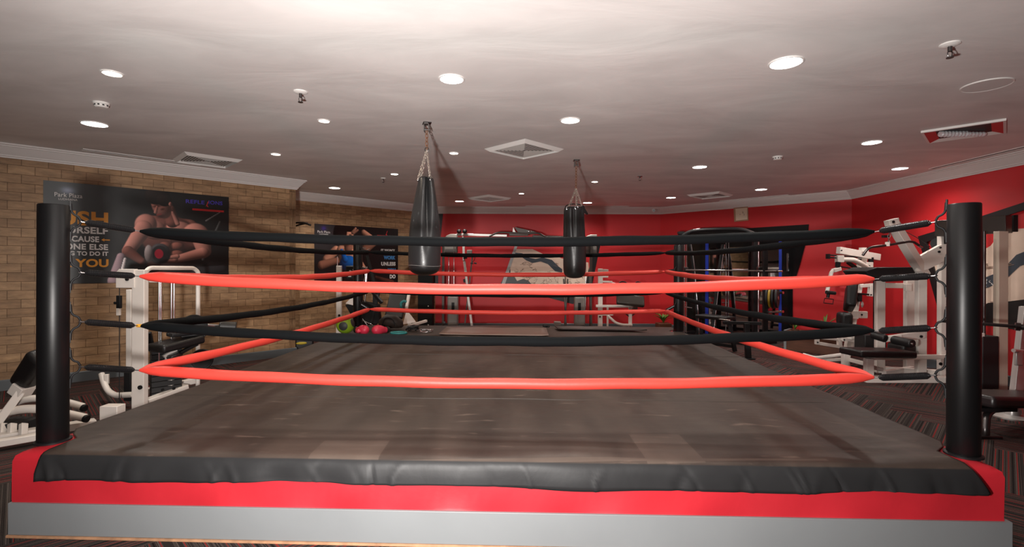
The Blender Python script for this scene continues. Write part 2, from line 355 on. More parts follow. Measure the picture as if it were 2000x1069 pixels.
def canvas():
    # sheet over the platform, cut away around the posts, falling over the front edge
    rnd = random.Random(5); mb = MB(); nu, nv = 420, 70
    def wr(u, v):
        return .0035 * math.sin(u * 3.1 + v * 5) + .003 * math.sin(u * 7 - v * 2.3) + .002 * math.sin(v * 9 + u)
    u0, u1 = UL + .015, UR - .015
    cut = .17
    prof = [(v, 0) for v in [VB + .0 - (VB - VF - .03) * (i / nv) for i in range(nv + 1)]]
    prof += [(VF + .012, -.005), (VF - .002, -.016), (VF - .010, -.035), (VF - .013, -.055), (VF - .015, -.075), (VF - .016, -.095), (VF - .017, -.115), (VF - .018, -.128)]
    ph = [rnd.random() * 6 for _ in range(8)]
    CREASE = [(.10 + rnd.random() * 4.75, rnd.uniform(-.09, .09), rnd.uniform(.010, .026), rnd.uniform(-.008, .009)) for _ in range(34)] + [(.13, .06, .014, .010), (.17, .09, .012, -.009), (.56, -.03, .016, .012), (3.95, .03, .013, .011), (4.1, .06, .012, -.010), (4.35, .05, .012, .010)]
    vs = []
    for (v, dz) in prof:
        for i in range(nu + 1):
            t = i / nu
            a, b_ = u0, u1
            fr = max(0, min(1, (.12 - v) / .06))           # near the front posts the sheet narrows
            a = u0 + fr * .15; b_ = u1 - fr * (.15 - max(0, -dz) * .6)
            if dz < -.1: b_ -= (.0 if dz > -.12 else .02)
            bk = max(0, min(1, (v - (RW - .13)) / .04)) * max(0, min(1, ((RW + .13) - v) / .04))
            a += bk * .16; b_ -= bk * .16
            u = a + (b_ - a) * t
            z = TOP + .003 + dz + (max(0, wr(u, v)) if dz == 0 else 0)
            vv = v
            if dz < 0:
                q = min(1, -dz / .1)
                fold = .008 * math.sin(u * 9 + ph[0]) * math.sin(u * 2.3 + ph[1]) + .006 * math.sin(u * 23 + ph[2]) * max(0, math.sin(u * 1.7 + ph[3])) + .012 * math.exp(-((u - .62) / .05) ** 2) + sum(am * math.exp(-((u - uc - sl * q) / wd_) ** 2) for uc, sl, wd_, am in CREASE)
                vv = v - .006 - q * (.010 + fold)
                if dz < -.12: z += .007 * math.sin(u * 2.1 + ph[4]) + .004 * math.sin(u * 6.3 + ph[5])
            vs.append(R(u, vv, z))
    m = nu + 1
    fs = [(r * m + i, r * m + i + 1, (r + 1) * m + i + 1, (r + 1) * m + i) for r in range(len(prof) - 1) for i in range(nu)]
    o = mb.add(vs, fs).build('ring_canvas', CANVAS, loc=R(RW / 2, 2.4, TOP))
    s_ = o.modifiers.new('thick', 'SOLIDIFY'); s_.thickness = .003; s_.offset = 1
    for v_ in (.95, 2.75, 4.1):
        mb2 = MB(); pts = [R(UL + .05 + (UR - UL - .1) * i / 40, v_ + .01 * math.sin(i * .7), TOP + .0065) for i in range(41)]
        for i in range(40): mb2.bar(pts[i], pts[i + 1], .010, .006)
        sm = mb2.build('sewn_seam', mat('canvas_seam', (.05, .037, .03), .5), None, loc=R(RW / 2, 2.4, TOP)); sm.location = (0, 0, 0); sm.parent = o
    return tag(o, 'worn dark brown canvas sheet over the ring platform, hanging over its front edge', 'canvas')
canvas()
# corner posts
def hook_rods(mb, c, d, z):
    for s in (-1, 1):
        mb.tube(arc([c + d * .071 + V((0, 0, z + s * .10)), c + d * .0745 + V((0, 0, z + s * .052)), c + d * .086 + V((0, 0, z + s * .036)), c + d * .104 + V((0, 0, z + s * .028)), c + d * .114 + V((0, 0, z + s * .004))], 4), .0058, 8)
    return mb
LEV = [(.25, .210), (-.04, -.064), (-.32, -.365), (-.577, -.635)]      # at the post, at the rope corner (relative to the camera height)
CORN = [((0, 0), (1, 1), 'front left'), ((RW, 0), (-1, 1), 'front right'), ((0, RW), (1, -1), 'back left'), ((RW, RW), (-1, -1), 'back right')]
T = .274
def make_post(u, v, du, dv, where):
    c = R(u, v, 0); t = thing('corner_post', 'tall black vinyl corner post at the ' + where + ' corner of the ring', 'post', R(u, v, TOP), 'ring corner posts')
    r = .069; z0, z1 = TOP - .002, TOP + 1.308
    MB().lathe([(r - .004, z0), (r, z0 + .006), (r + .0006, (z0 + z1) / 2), (r, z1 - .006), (r - .004, z1)], c, n=40).build('post_sleeve', POSTM, t)
    MB().lathe([(.082, z0), (.082, z0 + .008), (.07, z0 + .012)], c, n=32).build('base_flange', BLACKM, t)
    d = (U * du + W_ * dv).normalized()
    for lv, (zp, zr) in enumerate(LEV):
        mb = MB()
        for s in (-1, 1): mb.bar(c + d * .068 + V((0, 0, CAMZ + zp + s * .115)), c + d * .069 + V((0, 0, CAMZ + zp + s * .06)), .026, .008, up=d)
        hook_rods(mb, c, d, CAMZ + zp)
        mb.build('rope_bracket', BLACKM, t, bevel=.001)
    return t
for (uv, dd, wh) in CORN: make_post(uv[0], uv[1], dd[0], dd[1], wh)
# springs
def coil(p, q, r=.0175, wire=.0032, turns=34, per=10):
    p, q = V(p), V(q); d = (q - p); L = d.length; d.normalize(); a = d.orthogonal().normalized(); b = d.cross(a); pts = []
    N = turns * per
    for i in range(N + 1):
        t = i / N; k = min(1, .35 + min(t, 1 - t) * 9); ang = 2 * math.pi * i / per
        pts.append(p + d * L * t + (a * math.cos(ang) + b * math.sin(ang)) * r * k)
    return pts
LN = ['top', 'second', 'third', 'lowest']
for (uv, dd, wh) in CORN:
    for lv, (zp, zr) in enumerate(LEV):
        c = R(uv[0], uv[1], 0); d = U * dd[0] + W_ * dd[1]
        A = c + d * .079 + V((0, 0, CAMZ + zp)); B = c + d * (T - .006) + V((0, 0, CAMZ + zr))
        A2 = A.lerp(B, .075); B2 = A.lerp(B, .93)
        front = 'front' in wh
        tag_ = {'front left': 'red and white stone-wall side'}.get(wh, '')
        t = thing('rope_spring', f'black coil spring tying the {LN[lv]} rope to the {wh} corner post', 'spring', B, 'ring rope springs')
        MB().tube(coil(A2, B2, turns=46 if front else 20, per=12 if front else 6, wire=.0032), .0024 if front else .005, 6 if front else 4).build('coil', SPRING, t)
        mb = MB(); dd3 = (B - A).normalized(); sd = dd3.cross(V((0, 0, 1)))
        mb.tube([A2 + dd3 * .004, A + dd3 * .004, A + V((0, 0, .008)), A - dd3 * .006, A + V((0, 0, -.008)), A + dd3 * .004], .0035, 6)
        mb.build('bracket_eye', STEEL, t); mb = MB()
        mb.tube([B2, B + dd3 * .004, B + dd3 * .012 + V((0, 0, .006)), B + dd3 * .018, B + dd3 * .012 - V((0, 0, .006))], .003, 6)
        mb.build('rope_eye', STEEL, t)
# ropes
def rope(lv):
    zr = CAMZ + LEV[lv][1]; black = lv in (0, 2); m = ROPEB if black else ROPER; r0 = .0285 if black else .032
    t = thing('ring_rope', f'{LN[lv]} ring rope in {"black" if black else "red"} padding, looping round all four sides', 'rope', R(T, T, zr), 'padded ring ropes')
    cs = [(T, T), (RW - T, T), (RW - T, RW - T), (T, RW - T)]
    sags = [[.062, .070, .078, .058], [.03, .03, .03, .03]][0]
    for e in range(4):
        a, b = cs[e], cs[(e + 1) % 4]; pts = []; rs = []; N = 60
        sg = sags[lv] * (1 if e == 0 else .75)
        for i in range(N + 1):
            x = i / N; s = x * RW * .89
            z = zr - sg * (1 - (2 * x - 1) ** 2)
            k = min(s, RW * .89 - s); out = -.0 if e else 0
            f = min(1, k / .14); f = .28 + .72 * math.sin(f * math.pi / 2)
            wob = 1 + .02 * math.sin(x * 60 + lv * 3 + e) + .025 * math.sin(x * 23 + e * 2)
            if black: wob += .03 * math.sin(x * 95 + e)
            p = R(a[0] + (b[0] - a[0]) * x, a[1] + (b[1] - a[1]) * x, z + .0015 * math.sin(x * 40 + e))
            pts.append(p); rs.append(r0 * f * wob)
        MB().tube(pts, rs, 18).build('rope_padding', m, t)
        if lv == 2 and e == 0:
            MB().tube([pts[0] - U * .02, pts[0] + U * .025], .010, 10).build('rope_core', mat('yellow_rope', (.7, .33, .02), .7), t)['label'] = 'bare yellow rope core at the torn end'
for lv in range(4): rope(lv)

# ------------------------------------------------------------------ ceiling fixtures
LAMPW = mat('lamp_diffuser_big', (1, 1, 1), .5, emit=(1, .97, .93), es=14)
LAMPS = mat('lamp_diffuser_small', (1, 1, 1), .5, emit=(1, .90, .74), es=14)
TRIMW = mat('white_plastic', (.86, .84, .81), .4)
def downlight(px, py, r, big, where):
    p = CP(px, py); p.z = CEIL
    t = thing('ceiling_downlight', f'{"large" if big else "small"} round lit {"white" if big else "warm"} downlight in the ceiling {where}', 'downlight', p, 'lit ceiling downlights')
    MB().lathe([(r, .002), (r, -.004), (r + .004, -.008), (r + .013, -.007), (r + .016, 0), (r + .016, .002)], p, n=28).build('trim_ring', TRIMW, t)
    MB().lathe([(r, .001), (r, -.004), (r * .5, -.0055), (.002, -.006)], p, n=24).build('diffuser', LAMPW if big else LAMPS, t)
    l = bpy.data.lights.new('downlight_light', 'SPOT'); l.spot_size = math.radians(150); l.spot_blend = .9; l.shadow_soft_size = .06
    l.energy = (DL_BIG if big else DL_SMALL); l.color = (1, .93, .85) if big else (1, .82, .62)
    lo = bpy.data.objects.new('downlight_light', l); col.objects.link(lo); lo.parent = t; lo.location = (0, 0, -.03)
DL_BIG, DL_SMALL = 55, 24
for px, py, r, big, wh in [
    (218, 143, .054, 0, 'nearest the top left corner'), (184, 242, .098, 1, 'near the left cornice'),
    (881, 154, .080, 1, 'in front of the left bag'), (632, 236, .045, 0, 'beside the left sprinkler'),
    (538, 301, .050, 0, 'past the left air vent'), (653, 367, .089, 1, 'above the stone recess'),
    (886, 299, .048, 0, 'right of the left chain'), (770, 340, .050, 0, 'beside the far sprinkler'),
    (897, 393, .085, 1, 'left of the far vent'), (1018, 378, .046, 0, 'right of the far vent'),
    (1113, 235, .082, 1, 'beside the middle vent'), (1161, 355, .047, 0, 'right of the right chain'),
    (1147, 396, .090, 1, 'behind the right bag'), (1366, 326, .088, 1, 'before the far right vent'),
    (1310, 386, .085, 1, 'above the framed notice'), (1486, 370, .088, 1, 'right of the far right vent'),
    (1534, 122, .093, 1, 'nearest the top right'), (1702, 278, .088, 1, 'left of the open duct'),
    (1757, 329, .088, 1, 'nearest the right cornice')]:
    downlight(px, py, r, big, wh)
S45 = math.radians(45)
def vent(c, s, label, n=9):
    t = thing('air_vent', label, 'air vent', c, 'square air vents in the ceiling')
    Rz = Matrix.Rotation(S45, 3, 'Z'); mb = MB(); h = s / 2
    for (a, b) in (((h, h), (-h, h)), ((-h, h), (-h, -h)), ((-h, -h), (h, -h)), ((h, -h), (h, h))):
        A = V((*a, 0)); B = V((*b, 0)); i = .86
        mb.add([c + Rz @ v for v in (A, B, B * i + V((0, 0, -.034)), A * i + V((0, 0, -.034)), A * i, B * i)], [(0, 1, 2, 3), (3, 2, 5, 4)])
    mb.build('vent_frame', TRIMW, t, smooth=False)
    MB().box(c + V((0, 0, -.002)), (s * .84, s * .84, .003), S45).build('vent_backing', BLACKM, t)
    mb = MB(); hi = h * .84
    for k in range(1, n):
        q = hi * k / n
        for (a, b) in (((q, q), (-q, q)), ((-q, q), (-q, -q)), ((-q, -q), (q, -q)), ((q, -q), (q, q))):
            A = c + Rz @ V((*a, -.020)); B = c + Rz @ V((*b, -.020)); mb.bar(A, B, .013, .003, up=(.3, .2, .9))
    mb.build('louvre_grille', mat('vent_louvre', (.60, .57, .54), .5), t, smooth=False)
def cp(x, y): return V((x, y, CEIL))
vent(cp(.135, 5.70), .65, 'square white air vent in the middle of the ceiling between the punching bags')
vent(cp(-.45, 9.75), .62, 'far flat-looking square air vent near the red back wall')
vent(cp(-3.90, 6.33), .64, 'square white air vent by the left cornice above the stone wall')
vent(cp(3.70, 9.25), .62, 'square air vent at the far right before the red angled wall')
def open_duct():
    c = cp(4.47, 4.90); s = .60; t = thing('open_air_duct', 'open square duct with white rim, red inner sides and foil hose, right ceiling', 'air duct', c)
    Rz = Matrix.Rotation(S45, 3, 'Z'); h = s / 2; mb = MB(); m2 = MB()
    for n_, (a, b) in enumerate((((h, h), (-h, h)), ((-h, h), (-h, -h)), ((-h, -h), (h, -h)), ((h, -h), (h, h)))):
        A = V((*a, 0)); B = V((*b, 0)); i = .93; k = .66
        mb.add([c + Rz @ v for v in (A, B, B + V((0, 0, -.02)), A + V((0, 0, -.02)), A * i + V((0, 0, -.022)), B * i + V((0, 0, -.022)))], [(0, 1, 2, 3), (3, 2, 5, 4)])
        tgt = mb if n_ in (1, 3) else m2
        tgt.add([c + Rz @ v for v in (A * i + V((0, 0, -.022)), B * i + V((0, 0, -.022)), B * k + V((0, 0, -.003)), A * k + V((0, 0, -.003)))], [(0, 1, 2, 3)])
    mb.build('duct_rim', TRIMW, t, smooth=False); m2.build('duct_side', REDW, t, smooth=False)['label'] = 'red painted inner slope of the duct'
    MB().box(c + V((0, 0, -.002)), (s * .66, s * .66, .004), S45).build('duct_opening', BLACKM, t)
    pts = []; N = 26; p0, p1 = c + Rz @ V((-.16, .12, -.012)), c + Rz @ V((.12, -.17, -.012))
    p0, p1 = c + V((-.235, -.0, -.030)), c + V((.21, .0, -.030))
    rr = []
    for i in range(N + 1): pts.append(p0.lerp(p1, i / N)); rr.append((.032 if i < N * .6 else .024) * (1 if i % 2 else .82))
    MB().tube(pts, rr, 12).build('foil_hose', mat('crumpled_foil', (.85, .85, .87), .35, metal=.35, bump=.8, bscale=60), t, angle=10)
open_duct()
def slot(a, b, label):
    c = (a + b) / 2; t = thing('slot_diffuser', label, 'air vent', c)
    MB().bar(a, b, .06, .006).build('slot_backing', mat('slot_shadow_metal', (.10, .09, .09), .6), t)
    d = (b - a).normalized(); n_ = V((-d.y, d.x, 0)) * .034
    for s in (-1, 1): MB().bar(a + n_ * s, b + n_ * s, .010, .014).build('slot_edge', TRIMW, t)
slot(onz(160, 291, CEIL), onz(392, 322, CEIL), 'long narrow slot diffuser in the ceiling along the left cornice')
slot(cp(5.72, 6.75), cp(5.72, 4.9), 'long narrow slot diffuser in the ceiling along the right cornice')
slot(cp(.3, 11.02), cp(2.6, 11.02), 'narrow slot diffuser in the ceiling along the back cornice')
slot(cp(4.25, 10.10), cp(5.15, 9.20), 'narrow slot diffuser in the ceiling along the angled right cornice')
p = CP(1926, 166); t = thing('ceiling_speaker', 'round flat white speaker in the ceiling at the upper right', 'speaker', p)
MB().lathe([(.150, .002), (.150, -.005), (.146, -.008), (.141, -.006), (.136, -.004)], p, n=40).build('speaker_rim', TRIMW, t)
MB().lathe([(.1405, .001), (.1405, -.005), (.002, -.006)], p, n=40).build('speaker_grille', mat('speaker_mesh', (.74, .71, .69), .6, bump=.3, bscale=300), t)
def sprinkler(px, py, label, white=True, s=1):
    p = CP(px, py); t = thing('fire_sprinkler', label, 'sprinkler', p, 'ceiling fire sprinklers')
    MB().lathe([(.052 * s, .002), (.052 * s, -.006), (.036 * s, -.014), (.014 * s, -.016)], p, n=24).build('ceiling_plate', TRIMW if white else CHROME, t)
    mb = MB(); mb.cyl(p + V((0, 0, -.012)), p + V((0, 0, -.045 * s)), .012 * s, 10)
    for k in (-1, 1): mb.tube([p + V((0, 0, -.04 * s)), p + V((k * .014 * s, 0, -.052 * s)), p + V((k * .012 * s, 0, -.072 * s)), p + V((0, 0, -.082 * s))], .003 * s, 6)
    mb.cyl(p + V((0, 0, -.080 * s)), p + V((0, 0, -.085 * s)), .019 * s, 12); mb.build('sprinkler_head', STEEL, t)
sprinkler(1854, 86, 'sprinkler head with white plate at the upper right, nearest the camera')
sprinkler(586, 179, 'sprinkler head with white plate on the left half of the ceiling')
sprinkler(1249, 344, 'small metal sprinkler head right of the right bag chain', False, .8)
sprinkler(748, 348, 'small far sprinkler head left of the left bag', True, .8)
def smoke(px, py, label):
    p = CP(px, py); t = thing('smoke_detector', label, 'smoke detector', p, 'ceiling smoke detectors')
    MB().lathe([(.058, .002), (.058, -.014), (.050, -.018), (.050, -.032), (.040, -.042), (.002, -.044)], p, n=32).build('detector_body', TRIMW, t)
    for k in range(10):
        a = k * math.pi / 5; q = p + V((math.cos(a) * .050, math.sin(a) * .050, -.025)); MB().box(q, (.004, .014, .010), a).build('sensor_slit', BLACKM, t)
smoke(197, 201, 'white smoke detector near the left downlights'); smoke(1518, 306, 'white smoke detector on the right half of the ceiling')
# security camera on the back cornice
p = V((3.18, 11.12, CEIL - .075)); t = thing('security_camera', 'small white security camera with black lens on the cornice in the far right corner', 'camera', p)
MB().tube([p + V((.12, .12, .02)), p + V((.06, .03, .0)), p + V((.02, -.02, -.0))], .018, 10).build('camera_bracket', TRIMW, t)
MB().cyl(p + V((.02, .02, 0)), p + V((-.03, -.12, -.02)), .038, 18).build('camera_housing', TRIMW, t)
MB().cyl(p + V((-.03, -.12, -.02)), p + V((-.032, -.127, -.021)), .028, 18).build('lens', BLACKG, t)

# ------------------------------------------------------------------ punching bags
BAGM = mat('black_bag_leather', (.020, .020, .021), .34, bump=.1, bscale=30, coat=.1)
def bracket(p, label, rot):
    t = thing('ceiling_bracket', label, 'bracket', p, 'punching bag ceiling brackets')
    MB().box(p + V((0, 0, -.004)), (.075, .095, .008), rot).build('mount_plate', STEEL, t, bevel=.001)
    mb = MB()
    for s in (-1, 1): mb.box(p + V((s * .022, 0, -.045)), (.006, .07, .08), 0)
    mb.cyl(p + V((-.03, 0, -.065)), p + V((.03, 0, -.065)), .008, 10); mb.box(p + V((0, 0, -.012)), (.05, .07, .008), 0); mb.build('shackle', GREYM, t)
# left bag: broad bottom, top gathered in one deep fold
p = V((-.81, 4.68, CEIL)); bracket(p, 'grey steel ceiling bracket holding the left punching bag', .3)
def bag_left():
    c = V((-.828, 4.68, 0)); zb, zt = CAMZ - .085, CAMZ + .83
    t = thing('punching_bag', 'left black punching bag with a broad bottom and a narrow gathered top', 'punching bag', V((c.x, c.y, zb)), 'hanging punching bags')
    prof = [(0, .01), (.006, .06), (.02, .105), (.045, .135), (.075, .149), (.12, .152), (.22, .152), (.33, .149), (.45, .138), (.60, .116), (.75, .090), (.86, .070), (.92, .062), (.935, .055), (.93, .02)]
    mb = MB(); n = 64; vs = []
    for zz, r in prof:
        z = zb + zz
        q = max(0, min(1, (zz - .25) / .5))
        for k in range(n):
            a = 2 * math.pi * k / n; aa = (a - math.radians(-72) + math.pi) % (2 * math.pi) - math.pi
            f = 1 - q * .60 * math.exp(-(aa / .17) ** 2) + q * .16 * math.exp(-((abs(aa) - .42) / .2) ** 2) + q * .06 * math.sin(a * 5 + zz * 6)
            fx = 1 + q * .10
            vs.append(c + V((math.cos(a) * r * f * fx + q * .012, math.sin(a) * r * f, z)))
    m = len(prof); fs = [(i * n + k, i * n + (k + 1) % n, (i + 1) * n + (k + 1) % n, (i + 1) * n + k) for i in range(m - 1) for k in range(n)] + [tuple(range(n))[::-1], tuple(range((m - 1) * n, m * n))]
    o = mb.add(vs, fs).build('bag_body', BAGM, t, angle=80); s_ = o.modifiers.new('sub', 'SUBSURF'); s_.levels = s_.render_levels = 1
    # stitched seam round the bottom
    MB().tube([c + V((math.cos(a) * .153, math.sin(a) * .153, zb + .092 + .006 * math.sin(a * 2))) for a in [2 * math.pi * k / 48 for k in range(48)]], .0016, 5, closed=True).build('seam', mat('grey_thread', (.25, .24, .23), .6), t)
    rim = [c + V((dx, dy, zb + .90)) for dx, dy in ((-.06, -.03), (.06, -.05), (.05, .045), (-.05, .04))]; top = V((-.81, 4.68, CEIL - .25))
    for k, r_ in enumerate(rim):
        MB().link_chain(r_, top + V((0, 0, 0)), .030, .009, .0028).build('chain', mat('pale_chain', (.62, .55, .48), .35, metal=.7), t)
        MB().ball(r_ + V((0, 0, -.004)), .011, 10).build('rivet', CHROME, t)
    MB().link_chain(top, V((-.81, 4.68, CEIL - .07)), .042, .013, .004).build('upper_chain', mat('rusty_chain', (.28, .13, .07), .6, metal=.5), t)
    MB().tube([top + V((0, 0, .0)) + V((math.cos(a) * .018, 0, math.sin(a) * .02)) for a in [2 * math.pi * k / 14 for k in range(14)]], .004, 6, closed=True).build('ring', STEEL, t)
bag_left()
p = V((.814, 6.29, CEIL)); bracket(p, 'grey steel ceiling bracket holding the right punching bag', 0)
def bag_right():
    c = V((.795, 6.29, 0)); zb = CAMZ - .145
    t = thing('punching_bag', 'right black punching bag, straight sided with a torn flap at its open top', 'punching bag', V((c.x, c.y, zb)), 'hanging punching bags')
    prof = [(0, .01), (.006, .07), (.022, .105), (.05, .130), (.09, .141), (.16, .144), (.35, .143), (.52, .140), (.66, .136), (.78, .132), (.86, .132), (.90, .128), (.905, .11), (.88, .05)]
    mb = MB(); n = 64; vs = []
    for zz, r in prof:
        q = max(0, min(1, (zz - .38) / .35))
        for k in range(n):
            a = 2 * math.pi * k / n
            f = 1 - q * (.17 * max(0, math.sin(a * 7 + 1)) ** 2 + .06 * math.sin(a * 4 + zz))
            vs.append(c + V((math.cos(a) * r * f - q * .012, math.sin(a) * r * f, zb + zz)))
    m = len(prof); fs = [(i * n + k, i * n + (k + 1) % n, (i + 1) * n + (k + 1) % n, (i + 1) * n + k) for i in range(m - 1) for k in range(n)] + [tuple(range(n))[::-1], tuple(range((m - 1) * n, m * n))]
    o = mb.add(vs, fs).build('bag_body', BAGM, t, angle=80); s_ = o.modifiers.new('sub', 'SUBSURF'); s_.levels = s_.render_levels = 1
    # folded collar flap sticking out on the right
    fl = MB(); fl.prism([c + V((.02, -.10, zb + .90)), c + V((.10, -.09, zb + .91)), c + V((.165, -.05, zb + .82)), c + V((.155, -.04, zb + .80)), c + V((.10, -.06, zb + .84)), c + V((.03, -.10, zb + .85))], (0, .008, 0)).build('torn_flap', BAGM, t, bevel=.002)
    MB().tube([c + V((.12 * math.cos(a), .08 * math.sin(a) - .02, zb + .90 + .055 * math.sin(a))) for a in [math.pi * k / 12 for k in range(13)]], .007, 8).build('carry_loop', BLACKV, t)
    top = V((.81, 6.29, CEIL - .36))
    for k in range(5):
        a = 2 * math.pi * k / 5 - 1.5; r_ = c + V((math.cos(a) * .10, math.sin(a) * .10, zb + .885))
        MB().link_chain(r_, top, .034, .010, .003).build('chain', mat('pale_chain', (.62, .55, .48), .35, metal=.7), t)
        MB().tube([r_ + V((math.cos(b) * .02, -.02, math.sin(b) * .02)) for b in [2 * math.pi * j / 12 for j in range(12)]], .003, 6, closed=True).build('shackle_ring', CHROME, t)
    MB().link_chain(top, V((.814, 6.29, CEIL - .07)), .042, .012, .004).build('upper_chain', mat('rusty_chain', (.28, .13, .07), .6, metal=.5), t)
bag_right()

# ------------------------------------------------------------------ posters and murals (flat prints on the walls)
class Wall:                     # a wall line a + s*d at ground, with its inward normal
    def __init__(s, a, b):
        s.a = V((*a, 0)); s.b = V((*b, 0)); s.d = (s.b - s.a).normalized(); s.n = V((s.d.y, -s.d.x, 0))
    def at(s, px, py, off=.004):
        r = V(((px - 1000) / F, 1, 0)); cr = lambda p, q: p.x * q.y - p.y * q.x
        k = cr(s.a + s.n * off, s.d) / cr(r, s.d); return P(px, py, k)
    def pt(s, u, z, off=.004): return s.a + s.d * u + V((0, 0, z)) + s.n * off
WLEFT = Wall(PL[1], PL[2]); WREC = Wall(PL[3], PL[4]); WBACK = Wall(PL[4], PL[5]); WBR = Wall(PL[5], PL[6]); WRIGHT = Wall(PL[6], PL[7])
def poly(wl, pts, off, name, m, parent, th=.001):
    return MB().prism([wl.at(x, y, off) for x, y in pts], wl.n * th).build(name, m, parent, smooth=False)
def seg_d(x, y, ax, ay, bx, by):
    dx, dy = bx - ax, by - ay; t = max(0, min(1, ((x - ax) * dx + (y - ay) * dy) / (dx * dx + dy * dy + 1e-9)))
    qx, qy = ax + dx * t, ay + dy * t; return math.hypot(x - qx, y - qy), x - qx, y - qy, t
def paint(shapes, x, y, bg):
    c = list(bg(x, y))
    for s in shapes:
        k = s[0]
        if k == 'cap':          # ax ay bx by ra rb colour, light
            _, ax, ay, bx, by, ra, rb, cl = s[:8]; d, ex, ey, t = seg_d(x, y, ax, ay, bx, by); r = ra + (rb - ra) * t
            if d < r:
                nx, ny = ex / r, ey / r; nz = math.sqrt(max(0, 1 - nx * nx - ny * ny)); lit = .42 + .95 * max(0, nx * LX + ny * LY + nz * .55) + (.5 * max(0, nx * LX + ny * LY + nz * .3) ** 6)
                a = min(1, (r - d) / (r * .08 + 1e-6)); c = [c[i] * (1 - a) + min(1, cl[i] * lit) * a for i in range(3)]
        elif k == 'ell':        # cx cy rx ry rot colour
            _, cx, cy, rx, ry, rot, cl = s[:7]; ca, sa = math.cos(rot), math.sin(rot); ex, ey = (x - cx) * ca + (y - cy) * sa, -(x - cx) * sa + (y - cy) * ca
            q = math.hypot(ex / rx, ey / ry)
            if q < 1:
                nx, ny = (ex / rx) * ca - (ey / ry) * sa, (ex / rx) * sa + (ey / ry) * ca; nz = math.sqrt(1 - q * q); lit = .42 + .95 * max(0, nx * LX + ny * LY + nz * .55) + (.5 * max(0, nx * LX + ny * LY + nz * .3) ** 6)
                fl = s[7] if len(s) > 7 else 0
                if fl: lit = 1
                a = min(1, (1 - q) / (.10 if fl != 2 else .9)); c = [c[i] * (1 - a) + min(1, cl[i] * lit) * a for i in range(3)]
    return c
LX, LY = -.55, -.45
def print_mesh(parent, corner, xd, wpx, hpx, W, H, shapes, bg, name, nx=260, ny=170):
    me = bpy.data.meshes.new(name); vs = []; fs = []; cols = []
    base = V(parent['_o'])
    for j in range(ny + 1):
        for i in range(nx + 1):
            p_ = corner + xd * (W * i / nx); u_ = (p_.x / p_.y - corner.x / corner.y) / ((corner + xd * W).x / (corner + xd * W).y - corner.x / corner.y)   # the artist's layout is foreshortened along the sheet
            vs.append(p_ - V((0, 0, H * j / ny)) - base); cols.append(paint(shapes, wpx * u_, hpx * j / ny, bg))
    for j in range(ny):
        for i in range(nx): a = j * (nx + 1) + i; fs.append((a, a + nx + 1, a + nx + 2, a + 1))
    me.from_pydata(vs, [], fs); ca = me.color_attributes.new('print', 'FLOAT_COLOR', 'POINT')
    for i, c_ in enumerate(cols): ca.data[i].color = (*[max(0, q) ** 2.2 for q in c_], 1)
    m = bpy.data.materials.new(name + '_ink'); m.use_nodes = True; nt = m.node_tree; b = nt.nodes['Principled BSDF']; a = nt.nodes.new('ShaderNodeVertexColor'); a.layer_name = 'print'
    nt.links.new(a.outputs[0], b.inputs['Base Color']); b.inputs['Roughness'].default_value = .32; me.materials.append(m)
    o = bpy.data.objects.new(name, me); col.objects.link(o); o.parent = parent; return o
INKW = mat('white_ink', (.72, .70, .68), .5); INKO = mat('orange_ink', (.80, .33, .03), .5); INKR = mat('red_ink', (.75, .03, .03), .5); INKV = mat('violet_ink', (.05, .03, .42), .5); INKB = mat('blue_ink', (.06, .27, .62), .5)
# poster 1: 1.95 x 1.21 m; drawing units = its pixels in the photo frame, de-skewed (u 0..362, v 0..200)
tl = WLEFT.at(84, 352, .008); W1, H1 = 1.95, 1.215
t = thing('wall_poster', 'wide dark poster of a muscular man with a dumbbell and orange PUSH slogan', 'poster', V((tl.x, tl.y, tl.z - H1)) + WLEFT.d * (W1 / 2))
MB().prism([tl - WLEFT.n * .007, tl + WLEFT.d * W1 - WLEFT.n * .007, tl + WLEFT.d * W1 - WLEFT.n * .007 - V((0, 0, H1)), tl - WLEFT.n * .007 - V((0, 0, H1))], WLEFT.n * .0065).build('poster_board', BLACKM, t, smooth=False)
SK = (.70, .47, .42); SKD = (.50, .31, .27)
def bg1(x, y):
    g = math.exp(-(((x - 50) / 110) ** 2 + ((y + 10) / 90) ** 2)); g2 = math.exp(-(((x - 60) / 130) ** 2 + ((y - 200) / 120) ** 2))
    v = .085 + .22 * g + .13 * g2; s = math.exp(-(((x - 48) / 14) ** 2 + ((y - 16) / 7) ** 2)); return (v * .95 + s * .3, v + s * .32, v * 1.02 + s * .4)
